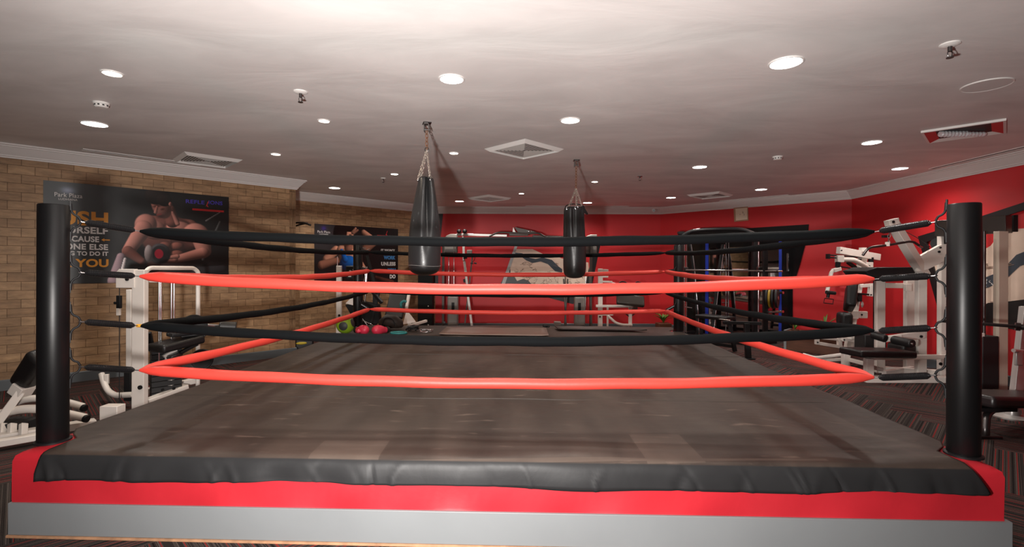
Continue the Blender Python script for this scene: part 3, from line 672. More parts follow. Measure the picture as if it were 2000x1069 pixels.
sh1 = [('cap', 312, 150, 345, 60, 3, 2, (.3, .3, .3)), ('cap', 318, 60, 345, 38, 2, 1, (.45, .45, .45)), ('cap', 300, 180, 352, 170, 14, 8, (.16, .16, .17)),
  ('cap', 205, 70, 285, 76, 16, 18, SKD), ('ell', 246, 100, 60, 50, .1, (.40, .25, .22)), ('ell', 250, 158, 50, 38, 0, (.22, .15, .14)),
  ('ell', 216, 86, 28, 22, .35, SK), ('ell', 262, 88, 32, 24, -.25, SK), ('ell', 237, 84, 5, 20, .1, (.26, .15, .13), 2),
  ('ell', 200, 76, 23, 25, .3, SK), ('ell', 298, 94, 28, 29, -.2, SK), ('ell', 282, 112, 20, 18, 0, (.34, .2, .18), 2),
  ('ell', 238, 120, 13, 9, 0, SKD), ('ell', 262, 120, 14, 9, 0, SKD), ('ell', 238, 138, 13, 9, 0, SKD), ('ell', 262, 138, 14, 9, 0, SKD), ('ell', 250, 130, 3, 30, 0, (.2, .12, .1), 2),
  ('cap', 196, 84, 166, 134, 18, 13, SK), ('cap', 166, 134, 192, 154, 12, 8, SKD), ('cap', 152, 146, 140, 196, 9, 15, (.62, .52, .55)), ('cap', 160, 150, 150, 196, 3, 4, (.85, .8, .8)),
  ('cap', 308, 102, 314, 130, 19, 15, SK), ('cap', 312, 134, 258, 150, 13, 8, SK), ('cap', 256, 150, 236, 152, 8, 5, SK), ('cap', 262, 143, 246, 146, 5, 4, SK),
  ('ell', 228, 138, 22, 24, 0, (.26, .25, .26)), ('ell', 228, 138, 17, 19, 0, (.13, .13, .14), 1), ('ell', 226, 138, 9, 11, 0, (.66, .14, .22), 1), ('ell', 206, 138, 9, 20, 0, (.60, .56, .56)),
  ('cap', 252, 66, 246, 40, 14, 12, SKD), ('cap', 262, 70, 252, 46, 5, 3, SK),
  ('ell', 230, 34, 19, 29, -.42, SK), ('ell', 222, 12, 26, 20, -.15, (.13, .10, .09)), ('ell', 236, 20, 16, 14, 0, (.12, .09, .08)), ('ell', 222, 34, 12, 4, -.25, (.24, .14, .12), 2), ('cap', 222, 36, 219, 48, 2.5, 3.5, SK), ('ell', 233, 40, 6, 3, -.3, (.28, .16, .14), 2), ('ell', 229, 56, 10, 5, -.3, (.24, .14, .12), 2), ('ell', 226, 52, 6, 1.8, -.3, (.5, .22, .2), 1), ('ell', 248, 28, 3.5, 5.5, 0, SK), ('ell', 249, 27, 2, 4, 0, (.25, .14, .12), 2)]
print_mesh(t, tl + WLEFT.n * .0004, WLEFT.d, 362, 200, W1, H1, sh1, bg1, 'poster_print', 320, 200)
def ftext(s, wl, par, p1, ybase, width, cap, m, bold=0, p0=None, name='slogan_lettering'):
    """text with its right end at pixel column p1 of the wall, given width and capital height in metres"""
    cu = bpy.data.curves.new('t', 'FONT'); cu.body = s; cu.size = .2; cu.offset = bold; cu.extrude = .0008; cu.space_character = 1.05
    o = bpy.data.objects.new('t', cu); col.objects.link(o); bpy.context.view_layer.update()
    me = bpy.data.meshes.new_from_object(o.evaluated_get(bpy.context.evaluated_depsgraph_get())); bpy.data.objects.remove(o)
    me.materials.clear(); me.materials.append(m); xs = [v.co.x for v in me.vertices]; ys = [v.co.y for v in me.vertices]
    E = wl.at(p1, ybase, .0095)
    if p0 is not None: width = (E - wl.at(p0, ybase, .0095)).xy.length
    sx = width / (max(xs) - min(xs)); sy = cap / .146; base = V(par['_o'])
    for v in me.vertices: v.co = E + wl.d * ((v.co.x - max(xs)) * sx) + V((0, 0, v.co.y * sy)) + wl.n * v.co.z - base
    ob = bpy.data.objects.new(name, me); col.objects.link(ob); ob.parent = par; ob['_o'] = tuple(base); return ob
k = W1 / 362
L1_ = (WLEFT, t)
ftext('Park Plaza', WLEFT, t, 160.5, 387.5, 0, .052, INKW, .001, 106, 'hotel_lettering'); ftext('LUDHIANA', WLEFT, t, 151, 393, 0, .026, INKW, .0005, 114, 'city_lettering')
for s_, p1, yb, wd, cp_, m_ in [('PUSH', 211, 441.5, 0.60, .168, INKO), ('YOURSELF', 210.5, 457.5, .555, .079, INKW), ('BECAUSE', 193.5, 473, .345, .068, INKW),
        ('NO ONE ELSE', 211, 488.3, .575, .069, INKW), ('IS GOING TO DO IT', 211.5, 499.8, .60, .050, INKW), ('FOR YOU', 212, 521.3, .62, .096, INKO)]:
    ftext(s_, WLEFT, t, p1, yb, wd, cp_, m_, .007)
a0 = WLEFT.at(197.5, 468.7, .0095)
MB().prism([a0, a0 + WLEFT.d * .03 + V((0, 0, .02)), a0 + WLEFT.d * .03 + V((0, 0, .007)), a0 + WLEFT.d * .085 + V((0, 0, .007)), a0 + WLEFT.d * .085 - V((0, 0, .007)), a0 + WLEFT.d * .03 - V((0, 0, .007)), a0 + WLEFT.d * .03 - V((0, 0, .02))], WLEFT.n * .001).build('arrow', INKO, t, smooth=False)
ftext('REFLE', WLEFT, t, 399, 399.5, 0, .052, INKV, .004, 362.5, 'club_lettering'); ftext('IONS', WLEFT, t, 434, 401, 0, .052, INKV, .004, 407, 'club_lettering')
def logo_mark(base, wl, u0, v0, k_, kv, par, sc=1):
    f = lambda a, b: base + wl.d * (a * k_) - V((0, 0, b * kv)) + wl.n * .0014
    MB().prism([f(u0 - 1 * sc, v0 + 10 * sc), f(u0 + 5 * sc, v0 - 5 * sc), f(u0 + 7 * sc, v0 - 5 * sc), f(u0 + 3 * sc, v0 + 5 * sc), f(u0 + 7 * sc, v0 + 10 * sc), f(u0 + 4 * sc, v0 + 10 * sc), f(u0 + 2 * sc, v0 + 7 * sc)], wl.n * .0006).build('slash_mark', INKR, par, smooth=False)
logo_mark(tl, WLEFT, 308.5, 19, k, H1 / 200, t, .85)
MB().prism([tl + WLEFT.d * (a * k) - V((0, 0, b * H1 / 200)) + WLEFT.n * .001 for a, b in ((278, 33), (350, 33), (350, 37.5), (278, 37.5))], WLEFT.n * .0006).build('underline', INKR, t, smooth=False)
# poster 2: 1.81 x 1.16 (u 0..163, v 0..104)
tl2 = WREC.at(614, 437, .008); W2, H2 = 1.81, 1.16; k2 = W2 / 163
t2 = thing('wall_poster', 'square dark poster of a woman in a blue top beside WORK UNLESS YOU DO', 'poster', V((tl2.x, tl2.y, tl2.z - H2)) + WREC.d * (W2 / 2))
MB().prism([tl2 - WREC.n * .007, tl2 + WREC.d * W2 - WREC.n * .007, tl2 + WREC.d * W2 - WREC.n * .007 - V((0, 0, H2)), tl2 - WREC.n * .007 - V((0, 0, H2))], WREC.n * .0065).build('poster_board', BLACKM, t2, smooth=False)
def bg2(x, y): v = .10 + .13 * math.exp(-(((x - 20) / 50) ** 2 + ((y - 20) / 40) ** 2)); s = math.exp(-(((x - 18) / 5) ** 2 + ((y - 7) / 4) ** 2)); return (v + s * .05, v * .96, v + s * .28)
S2 = (.80, .56, .46)
sh2 = [('cap', 96, 10, 118, 26, 5, 7, S2), ('cap', 118, 26, 100, 40, 7, 8, S2), ('ell', 62, 86, 22, 22, 0, (.16, .12, .12)),
  ('cap', 42, 44, 24, 60, 8, 8, S2), ('cap', 14, 70, 44, 62, 8, 6, (.6, .4, .33)), ('cap', 52, 44, 84, 42, 9, 9, S2), ('ell', 66, 56, 20, 18, 0, S2),
  ('ell', 66, 66, 17, 14, 0, (.08, .38, .72)), ('cap', 53, 44, 60, 60, 3, 6, (.08, .38, .72)), ('cap', 84, 60, 98, 80, 7, 6, S2),
  ('cap', 64, 30, 66, 40, 7, 8, (.6, .4, .33)), ('ell', 62, 18, 15, 19, .1, S2), ('ell', 50, 12, 14, 18, .2, (.10, .07, .07)), ('cap', 50, 4, 74, 6, 7, 5, (.11, .08, .07)), ('ell', 70, 16, 4, 2, 0, (.15, .1, .1), 2), ('ell', 60, 16, 4, 2, 0, (.2, .12, .1), 2), ('ell', 66, 27, 5, 2, 0, (.5, .2, .18), 1),
  ('cap', 74, 12, 80, 4, 3, 2, S2), ('cap', 76, 12, 84, 7, 3, 2, (.7, .48, .4)), ('cap', 120, 92, 150, 103, 3, 6, (.3, .18, .15))]
LX, LY = .5, -.4
print_mesh(t2, tl2 + WREC.n * .0004, WREC.d, 163, 104, W2, H2, sh2, bg2, 'poster_print', 190, 130)
ftext('Park Plaza', WREC, t2, 644.6, 456, 0, .046, INKW, .001, 620, 'hotel_lettering'); ftext('LUDHIANA', WREC, t2, 641, 459.3, 0, .022, INKW, .0005, 623.5, 'city_lettering')
for s_, p0, p1, yb, cp_, m_ in [("IT WON'T", 744, 771, 491.4, .045, INKW), ('WORK', 749.5, 772, 506.8, .072, INKB), ('UNLESS', 744.5, 772.5, 518.9, .074, INKW), ('YOU', 757, 772.5, 531.3, .074, INKB), ('DO', 761.3, 772.6, 543.6, .076, INKW)]:
    ftext(s_, WREC, t2, p1, yb, 0, cp_, m_, .010, p0)
MB().prism([tl2 + WREC.d * (a * k2) - V((0, 0, b * H2 / 104)) + WREC.n * .001 for a, b in ((118, 13.5), (156, 13.5), (156, 16.5), (118, 16.5))], WREC.n * .0006).build('underline', INKR, t2, smooth=False)
logo_mark(tl2, WREC, 136, 8, k2, H2 / 104, t2, .6)
# murals
CREAM = mat('mural_cream', (.80, .62, .50), .6, var=.10, vscale=3); MBLK = mat('mural_black', (.012, .012, .013), .4); MBLU = mat('mural_slate', (.05, .065, .085), .5); LINE = mat('mural_line', (.30, .20, .15), .6)
def scribble(wl, box, n, off, m, par, seed):
    rnd = random.Random(seed); mb = MB()
    for i in range(n):
        x, y = rnd.uniform(box[0], box[2]), rnd.uniform(box[1], box[3]); pts = []
        for j in range(9):
            pts.append(wl.at(x, y, off)); x += rnd.uniform(-6, 6) * (box[2] - box[0]) / 80; y += rnd.uniform(-4, 5) * (box[3] - box[1]) / 50
            x = max(box[0], min(box[2], x)); y = max(box[1], min(box[3], y))
        mb.tube(arc(pts, 2), .0035, 4)
    mb.build('line_drawing', m, par)
t = thing('wall_mural', 'cream mural in a black slanted frame on the red back wall behind the pull-up frame', 'mural', WBACK.at(1070, 560, .01))
poly(WBACK, [(998, 524), (1040, 515), (1097, 520), (1150, 526), (1163, 480), (1172, 480), (1156, 560), (1140, 592), (1118, 594), (1072, 582), (1040, 562), (976, 558)], .002, 'mural_backing', MBLK, t)
poly(WBACK, [(1003, 487), (1040, 487), (1060, 496), (1080, 497), (1097, 505), (1149, 513), (1150, 524), (1143, 560), (1000, 560), (996, 520)], .006, 'mural_cream_field', CREAM, t)
poly(WBACK, [(1000, 493), (1020, 495), (1030, 503), (1046, 506), (1060, 503), (1078, 508), (1090, 520), (1098, 526), (1098, 533), (1084, 530), (1070, 516), (1056, 511), (1040, 514), (1028, 509), (1016, 500)], .009, 'mural_wave', MBLU, t)
poly(WBACK, [(976, 558), (984, 542), (1005, 541), (1010, 549), (1022, 545), (1032, 548), (1040, 558)], .009, 'mural_dark_hill', MBLK, t)
poly(WBACK, [(1009, 470), (1014, 470), (986, 557), (979, 557)], .012, 'mural_silver_edge', mat('silver_paint', (.38, .38, .38), .4), t)
scribble(WBACK, (1005, 512, 1090, 556), 26, .0075, LINE, t, 4); scribble(WBACK, (1100, 518, 1142, 556), 10, .0075, LINE, t, 5)
t = thing('wall_mural', 'large cream mural with black waves in a slanted black border on the right red wall', 'mural', WRIGHT.at(1930, 640, .01))
poly(WRIGHT, [(1795, 462), (1835, 450), (2000, 396), (2080, 366), (2080, 384), (2000, 411), (1812, 473), (1860, 645), (1846, 645)], .004, 'mural_border', MBLK, t, .02)
poly(WRIGHT, [(1818, 520), (1830, 505), (1880, 500), (1915, 492), (1935, 480), (1955, 455), (1975, 448), (2085, 440), (2085, 660), (1940, 622), (1855, 605), (1838, 590)], .003, 'mural_cream_field', CREAM, t)
poly(WRIGHT, [(1810, 527), (1838, 531), (1880, 545), (1925, 542), (1955, 530), (1985, 498), (2020, 484), (2085, 478), (2085, 505), (2030, 508), (1992, 520), (1965, 545), (1930, 562), (1890, 568), (1850, 560), (1820, 552)], .006, 'mural_wave', MBLU, t)
poly(WRIGHT, [(1838, 600), (1870, 602), (1905, 605), (1930, 592), (1970, 589), (2085, 575), (2085, 665), (1940, 636), (1850, 632)], .006, 'mural_dark_hill', MBLK, t)
scribble(WRIGHT, (1835, 512, 1990, 530), 14, .0075, LINE, t, 9); scribble(WRIGHT, (1830, 572, 1960, 592), 10, .0075, LINE, t, 11)
scribble(WRIGHT, (1910, 545, 1945, 560), 8, .008, INKW, t, 12)
t = thing('framed_notice', 'small framed paper notice high on the red angled wall', 'notice', WBR.at(1448, 432, .01))
poly(WBR, [(1433, 406.5), (1461, 404), (1462, 431), (1434.5, 433.5)], .001, 'notice_frame', mat('light_wood', (.42, .24, .14), .5), t, .02)
poly(WBR, [(1436, 408), (1459, 406), (1459.5, 428.5), (1437, 431)], .022, 'notice_sheet', PAPER, t)
scribble(WBR, (1443, 413, 1453, 424), 4, .024, LINE, t, 3)
# mirror wall on the angled red wall
t = thing('wall_mirror_panel', 'wide black gloss wall panel with a mirror between two blue strips behind the rack', 'mirror', WBR.at(1450, 640, .01))
poly(WBR, [(1341, 453.5), (1580, 438.5), (1578, 462), (1556, 540), (1549, 560), (1549, 668), (1341, 655)], .002, 'black_panel', BLACKG, t, .02)
poly(WBR, [(1385, 485), (1521, 480), (1521, 664), (1385, 655)], .024, 'mirror_glass', MIRROR, t)
poly(WBR, [(1378, 470), (1384, 470), (1384, 656), (1378, 656)], .024, 'blue_strip', BLUE, t, .012)
poly(WBR, [(1521.5, 465), (1527, 465), (1527, 665), (1521.5, 665)], .024, 'blue_strip', BLUE, t, .012)
poly(WBR, [(1537, 495), (1540, 495), (1540, 530), (1537, 530)], .024, 'door_handle', CHROME, t, .02)
# corner column and bracket arm in the recess
p = V((-1.86, 10.72, 0)); t = thing('padded_column', 'slim black column in the corner where stone wall meets the red back wall', 'column', p)
MB().box(p + V((0, 0, .85)), (.31, .26, 1.70)).build('column_sleeve', mat('matt_black_pad', (.008, .008, .008), .7, spec=.2), t, bevel=.01)
for z in (.16, .56, .98): MB().ball(p + V((.07, -.132, z)), (.014, .006, .014), 10).build('rivet', INKW, t)
MB().box(p + V((0, 0, .005)), (.5, .42, .010)).build('base_plate', BLACKM, t)
t = thing('black_wall_panel', 'narrow black slanted panel at the left end of the red back wall', 'panel', WBACK.at(860, 640, .01))
poly(WBACK, [(850, 418), (865, 418), (860, 470), (856, 530), (856, 560), (848, 560)], .003, 'panel_board', MBLK, t, .02)
p = V((-3.86, 9.0, CAMZ + .75)); t = thing('wall_bar_bracket', 'black bent metal bracket arm fixed to the stone recess wall beside the corner', 'bracket', p)
q0 = V((-4.15, 8.95, CAMZ + .74))
mb = MB(); mb.tube(arc([P(560, 438, 8.95), P(580, 435, 8.85), P(596, 436, 8.7), P(606, 440, 8.6)]), .018, 8); mb.tube([P(565, 446, 8.95), P(582, 440, 8.8), P(600, 436, 8.7)], .014, 8); mb.build('bracket_arm', BLACKM, t)

# ------------------------------------------------------------------ gym equipment
def Q(px, d, z): return V(((px - 1000) / F * d, d, z))
def ZY(py, d, px=1000): return CAMZ + (horizon(px) - py) / F * d
def knob(t, p, r=.02, m=None, dirv=(0, -1, 0), name='bolt', h=.012):
    p = V(p); MB().cyl(p, p + V(dirv) * h, r, 14).build(name, m or BLACKM, t)
def pad(t, p, q, w_, h, name='pad', m=None, up=(0, 0, 1)): return MB().bar(p, q, w_, h, up).build(name, m or BLACKV, t, bevel=min(w_, h) * .30, seg=3)
def beam(t, p, q, w_, h=None, name='frame_tube', m=None, up=(0, 0, 1)): return MB().bar(p, q, w_, h or w_, up).build(name, m or WHITE, t, bevel=.005)
def pipe(t, pts, r, name='tube', m=None, n=12, k=6): return MB().tube(arc(pts, k), r, n).build(name, m or WHITE, t)
def disc(t, c, ax, r, w_, name='weight_plate', m=None):
    ax = V(ax).normalized(); c = V(c); a = c - ax * w_ / 2
    R3 = ax.to_track_quat('Z', 'Y').to_matrix()
    return MB().lathe([(.012, 0), (r * .3, 0), (r * .32, .004), (r * .8, .004), (r * .84, 0), (r * .97, 0), (r, w_ * .3), (r, w_ * .7), (r * .97, w_), (r * .84, w_), (r * .8, w_ - .004), (r * .32, w_ - .004), (r * .3, w_), (.012, w_)], a, n=36, rot=R3).build(name, m or RUBBER, t)

# --- left: white low cable machine beside the ring
t = thing('cable_machine', 'white seated cable machine with thick upright and arched tube, left of the ring', 'gym machine', Q(300, 4.9, 0))
beam(t, Q(274, 4.7, .01), Q(274, 4.7, 1.372), .118, .06, 'main_upright', up=(0, 1, 0))
MB().prism([Q(226, 4.66, 1.20), Q(226, 4.66, 1.345), Q(232, 4.66, 1.378), Q(262, 4.66, 1.378), Q(262, 4.66, 1.20)], (0, .05, 0)).build('head_plate', WHITE, t, bevel=.004)
knob(t, Q(249, 4.655, ZY(548, 4.66)), .016)
beam(t, Q(255, 5.2, .34), Q(255, 5.2, 1.16), .055, name='rear_upright', up=(0, 1, 0))
MB().box(Q(256, 5.2, .17), (.07, .10, .34)).build('rear_shroud', BLACKM, t, bevel=.004)
pipe(t, [P(283, 533, 4.75), P(292, 523.5, 4.82), P(378, 524, 5.35), P(387, 531, 5.4), P(387, 560, 5.4), Q(387, 5.4, .02)], .021, 'arched_tube')
beam(t, P(287, 549, 4.8), P(386, 549, 5.38), .04, .03, 'cross_bar')
for px, d in ((311, 5.0), (314.5, 5.05), (335, 5.12), (340, 5.15)):
    MB().tube([P(px, 550, d), P(px, 705, d)], .010, 10).build('guide_rod', CHROME, t)
mb = MB()
for i in range(9): mb.box(Q(325, 5.08, .10 + i * .055), (.26, .10, .050), S45)
mb.build('weight_stack', RUBBER, t, bevel=.003)
MB().tube([Q(233.5, 4.66, 1.20), Q(234, 4.66, .03)], .004, 6).build('cable', BLACKM, t)
MB().box(P(233, 590, 4.64), (.036, .03, .12)).build('cable_carriage', BLACKM, t, bevel=.003)
MB().box(P(232, 609, 4.64), (.028, .028, .07)).build('carriage_end', WHITE, t, bevel=.003)
knob(t, P(226, 592, 4.64), .012)
pad(t, P(303, 682, 4.85), P(386, 661, 5.25), .26, .085, 'seat_pad')
pad(t, P(330, 655, 5.0), P(384, 648, 5.2), .16, .04, 'pad_board', BLACKM)
pad(t, P(330, 700, 5.0), P(352, 690, 5.1), .10, .05, 'foot_grip', GREYM)
beam(t, P(320, 697, 5.0), P(345, 683, 5.1), .04, .03, 'seat_arm'); beam(t, P(330, 695, 5.05), P(330, 720, 5.05), .05, .05, 'seat_post')
beam(t, Q(286, 4.85, .06), P(365, 757, 5.2), .09, .075, 'base_rail'); beam(t, Q(286, 5.15, .10), P(384, 743, 5.5), .07, .06, 'base_rail')
beam(t, P(334, 700, 5.1), P(334, 764, 5.1), .06, .06, 'seat_stanchion', up=(0, 1, 0)); knob(t, P(319, 762, 4.99), .014); knob(t, P(341, 759, 5.06), .014); knob(t, P(275, 757, 4.66), .020)
pipe(t, [P(199, 731, 5.1), P(203, 747, 5.05), P(212, 765, 5.0), P(226, 773, 4.95), P(262, 771, 4.85)], .028, 'curved_foot')
MB().box(P(209, 741, 5.06), (.04, .04, .10), .4).build('foot_tab', WHITE, t, bevel=.004)
MB().box(Q(221, 4.40, .085), (.155, .10, .17)).build('front_foot', WHITE, t, bevel=.005); knob(t, Q(222, 4.345, .05), .018)
disc(t, P(379, 641, 5.2), (.5, -.86, 0), .140, .035, 'cam_wheel'); disc(t, P(395, 702, 5.3), (.3, -.95, 0), .11, .035, 'cam_wheel')
MB().cyl(P(405, 636, 5.15), P(432, 638, 5.25), .020, 12).build('roller_bar', CHROME, t); MB().cyl(P(428, 637.5, 5.2), P(462, 639, 5.28), .055, 20).build('foam_roller', BLACKV, t, bevel=.01)
for a, b in (((290, 650), (300, 690)), ((352, 690), (385, 672))): beam(t, P(*a, 5.0), P(*b, 5.15), .05, .03, 'link_arm', BLACKM)

# --- far left: white plate-loaded leg machine
t = thing('leg_machine', 'low white curved-rail leg machine with tilted black pad at the far left edge', 'gym machine', Q(90, 4.1, 0))
pad(t, P(80, 694, 4.05), P(43, 752, 4.15), .16, .13, 'tilted_pad', up=(1, 0, .6))
beam(t, P(50, 752, 4.12), P(38, 770, 4.12), .13, .10, 'pad_socket'); beam(t, P(42, 765, 4.1), P(-12, 838, 4.0), .085, .06, 'pad_arm')
pipe(t, [P(10, 815, 4.3), P(35, 783, 4.3), P(75, 777, 4.32), P(128, 785, 4.38), P(164, 795, 4.42)], .030, 'curved_rail', WHITE)
pipe(t, [P(-15, 812, 4.05), P(45, 799, 4.08), P(80, 799, 4.1), P(128, 808, 4.15), P(168, 817, 4.2)], .034, 'curved_rail', WHITE)
for x, y, d in ((165, 797, 4.39), (169, 818, 4.17)): MB().cyl(P(x - 3, y, d), P(x + 3, y + 1, d), .030, 16).build('end_cap', BLACKM, t)
beam(t, P(-30, 862, 3.85), P(187, 827, 4.36), .10, .075, 'base_beam'); beam(t, P(-30, 871, 3.70), P(80, 852, 3.9), .08, .05, 'base_beam')
for x in (6, 24, 46): beam(t, P(x, 856, 3.95), P(x + 1, 828, 4.0), .035, .05, 'short_post', up=(0, 1, 0))
for i in range(3): MB().box(P(12 + i * 18, 833, 4.08 + i * .02), (.09, .22, .10)).build('weight_block', RUBBER, t, bevel=.006)

# --- floor weight by the stone corner
p = Q(592, 8.25, 0); t = thing('kick_pad', 'black padded block with a yellow mark on the floor beside the stone wall corner', 'pad', p)
MB().box(p + V((.02, 0, .13)), (.30, .18, .26), .4).build('pad_body', BLACKV, t, bevel=.03, seg=3)
MB().ball(p + V((.02, -.105, .14)), (.085, .015, .022), 16, rot=Matrix.Rotation(.4, 3, 'Z')).build('yellow_mark', mat('yellow_vinyl', (.65, .48, .03), .5), t)

# --- back left: white cable column and black elliptical
t = thing('cable_column', 'slim white cable column standing by the square poster on the stone wall', 'gym machine', Q(662, 8.75, 0))
beam(t, Q(662.5, 8.75, 0), Q(662.5, 8.75, 1.42), .085, .06, 'column', up=(0, 1, 0)); knob(t, Q(663, 8.715, ZY(617, 8.75)), .02)
beam(t, Q(655, 8.76, .03), Q(670, 8.76, .03), .07, .05, 'foot'); MB().tube([Q(659, 8.6, 1.42), Q(659, 8.6, 1.58)], .008, 8).build('top_rod', CHROME, t)
t = thing('elliptical_trainer', 'black elliptical trainer with chrome handles and console behind the back left post', 'gym machine', Q(705, 8.45, 0))
MB().prism([P(675, 593, 8.28), P(690, 578, 8.28), P(696, 598, 8.28)], (0, .03, 0)).build('side_board', WHITE, t)
MB().box(Q(690, 8.5, ZY(534, 8.5)), (.24, .10, .24)).build('console', BLACKM, t, bevel=.02)
mb = MB()
for x, y, w_ in ((677, 530, .03), (681, 535, .05), (687, 528, .09), (687, 532, .07), (676, 541, .05), (690, 541, .05)): mb.box(Q(x + 7, 8.44, ZY(y, 8.5)), (w_, .012, .016))
mb.build('console_readout', INKW, t)['kind'] = 'stuff'
beam(t, Q(706, 8.5, .2), Q(703, 8.5, 1.62), .075, .06, 'mast', BLACKM, up=(0, 1, 0))
for dx in (0, 12): pipe(t, [P(703 + dx, 560 + dx, 8.35), P(701 + dx, 530, 8.35), P(705 + dx, 521, 8.35), P(717, 524 + dx * .3, 8.35), P(715 - dx * .6, 560, 8.35), P(709 - dx * .5, 640, 8.35)], .012, 'handle', CHROME)
pipe(t, [P(715, 486, 8.4), P(706, 484, 8.4), P(709, 492, 8.4), P(722, 487, 8.4)], .007, 'top_handle', CHROME)
beam(t, P(716, 500, 8.4), P(730, 552, 8.3), .05, .04, 'swing_arm', BLACKM); beam(t, P(728, 570, 8.3), P(746, 592, 8.2), .05, .05, 'swing_arm', BLACKM)
beam(t, P(742, 560, 8.35), P(722, 648, 8.3), .05, .05, 'link_arm', BLACKM); beam(t, P(732, 570, 8.4), P(733, 648, 8.4), .06, .05, 'link_arm', BLACKM)
MB().prism([P(674, 596, 8.32), P(700, 588, 8.32), P(738, 595, 8.3), P(742, 632, 8.3), P(700, 640, 8.3), P(688, 620, 8.3)], (0, .16, 0)).build('drive_shroud', BLACKM, t, bevel=.01)
pipe(t, [P(692, 575, 8.25), P(697, 610, 8.25), P(712, 628, 8.25), P(722, 642, 8.25)], .012, 'pedal_rod', CHROME); pipe(t, [P(690, 610, 8.25), P(705, 625, 8.25), P(726, 634, 8.25), P(734, 640, 8.25)], .010, 'pedal_rod', CHROME)
beam(t, Q(690, 8.2, .05), Q(745, 8.6, .05), .12, .08, 'base', BLACKM); beam(t, Q(706, 8.5, .05), Q(706, 8.5, .3), .10, .10, 'base_post', BLACKM)

t = thing('sit_up_bench', 'tilted black-padded sit-up bench with white frame in front of the stone recess', 'bench', Q(790, 8.5, 0))
pad(t, P(780, 571, 8.75), P(769, 622, 8.45), .31, .07, 'backrest', up=(0, -1, .2))
beam(t, P(800, 570, 8.75), P(792, 612, 8.55), .05, .05, 'rear_post'); pipe(t, [P(784, 605, 8.5), P(783, 592, 8.5), P(789, 588, 8.5), P(794, 590, 8.5)], .022, 'band_loop', mat('teal_band', (.02, .20, .20), .5))
MB().prism([P(787, 634, 8.45), P(794, 606, 8.5), P(812, 630, 8.5)], (0, .05, 0)).build('gusset', WHITE, t, bevel=.003)
beam(t, Q(760, 8.2, .04), Q(812, 8.75, .04), .06, .05, 'base_rail'); beam(t, Q(800, 8.65, .04), P(800, 628, 8.6), .05, .05, 'leg'); beam(t, Q(765, 8.3, .04), P(769, 625, 8.4), .05, .05, 'leg', BLACKM)
beam(t, P(790, 640, 8.4), P(833, 627, 8.9), .05, .045, 'leg_rail', WHITE)

# --- things lying on the back left of the ring
def ring_top(px, py): return onz(px, py, TOP + .004)
ZC = TOP + .0105
c = ring_top(675, 653); c.z = ZC + .125
t = thing('medicine_ball', 'lime green ball with dark patches on the back left corner of the ring', 'ball', V((c.x, c.y, ZC)))
GRN = mat('lime_rubber', (.22, .36, .015), .5); MB().ball(c, .125, 40).build('ball_body', GRN, t)
for dv in ((.05, -1, -.05), (.97, -.05, .3), (-.97, .05, .3), (.1, -.35, 1.1), (.4, .8, .2), (-.6, .7, .1)):
    dv = V(dv).normalized(); R3 = dv.to_track_quat('Z', 'Y').to_matrix(); r_ = .127; vs = []
    MB().lathe([(.062, math.sqrt(r_ * r_ - .062 ** 2) - .004), (.061, math.sqrt(r_ * r_ - .061 ** 2)), (.04, math.sqrt(r_ * r_ - .04 ** 2)), (.02, math.sqrt(r_ * r_ - .02 ** 2)), (.002, r_)], c, n=6 * 4, rot=R3).build('dark_patch', mat('dark_patch_rubber', (.03, .032, .03), .5), t)
PINK = mat('pink_glove_leather', (.62, .03, .07), .42, bump=.1, bscale=40)
def glove(px, py, rz, label):
    c = ring_top(px, py); c.z = ZC; t = thing('boxing_glove', label, 'boxing glove', c, 'pair of pink boxing gloves')
    Rz = Matrix.Rotation(rz, 3, 'Z'); f = lambda v: c + Rz @ V(v) 
    mb = MB(); mb.tube([f(v) for v in ((-.155, 0, .055), (-.13, 0, .056), (-.07, 0, .058), (0, 0, .072), (.06, 0, .074), (.10, .0, .066), (.125, 0, .055), (.134, 0, .05))], [.042, .044, .043, .066, .072, .064, .04, .01], 20)
    o = mb.build('glove_body', PINK, t, angle=80); s_ = o.modifiers.new('s', 'SUBSURF'); s_.levels = s_.render_levels = 1
    MB().tube([f(v) for v in ((-.03, -.05, .05), (.01, -.075, .055), (.06, -.078, .06), (.085, -.066, .06))], [.018, .027, .026, .010], 14).build('thumb', PINK, t)
    MB().tube([f((-.152, 0, .055)), f((-.10, 0, .056))], [.0452, .0462], 20).build('wrist_cuff', BLACKV, t)
glove(707, 655, -.75, 'pink boxing glove right against the lime green ball'); glove(743, 655, -2.1, 'pink boxing glove farther from the ball, showing its black cuff')
def heap(name, label, cat, px, py, w_, n, r, m, seed, part, hh=.05):
    c = ring_top(px, py); c.z = ZC; t = thing(name, label, cat, c); rnd = random.Random(seed)
    for i in range(n):
        pts = []; a = rnd.random() * 6
        for j in range(7):
            a += rnd.uniform(.5, 1.3); q = w_ * rnd.uniform(.4, 1); pts.append(c + V((math.cos(a) * q, math.sin(a) * q * .7, r + rnd.random() * hh)))
        MB().tube(arc(pts, 5), r, 8).build(part, m, t)
    return t
heap('skipping_rope', 'tangled black skipping rope lying at the back of the ring beside the white bench', 'rope', 806, 648, .12, 3, .013, BLACKV, 3, 'rope_coil', .07)
heap('chrome_grip_bundle', 'bundle of chrome cable handles and hooks lying at the back of the ring', 'cable handle', 832, 650, .11, 3, .008, CHROME, 5, 'handle_bar', .04)
c = ring_top(779, 653); c.z = ZC + .014; t = thing('resistance_band', 'teal rubber band ring lying flat on the ring beside the pink gloves', 'band', V((c.x, c.y, ZC)))
MB().tube([c + V((math.cos(a) * .11, math.sin(a) * .09, 0)) for a in [2 * math.pi * k / 28 for k in range(28)]], .014, 10, closed=True).build('band', mat('teal_band', (.02, .20, .20), .5), t)
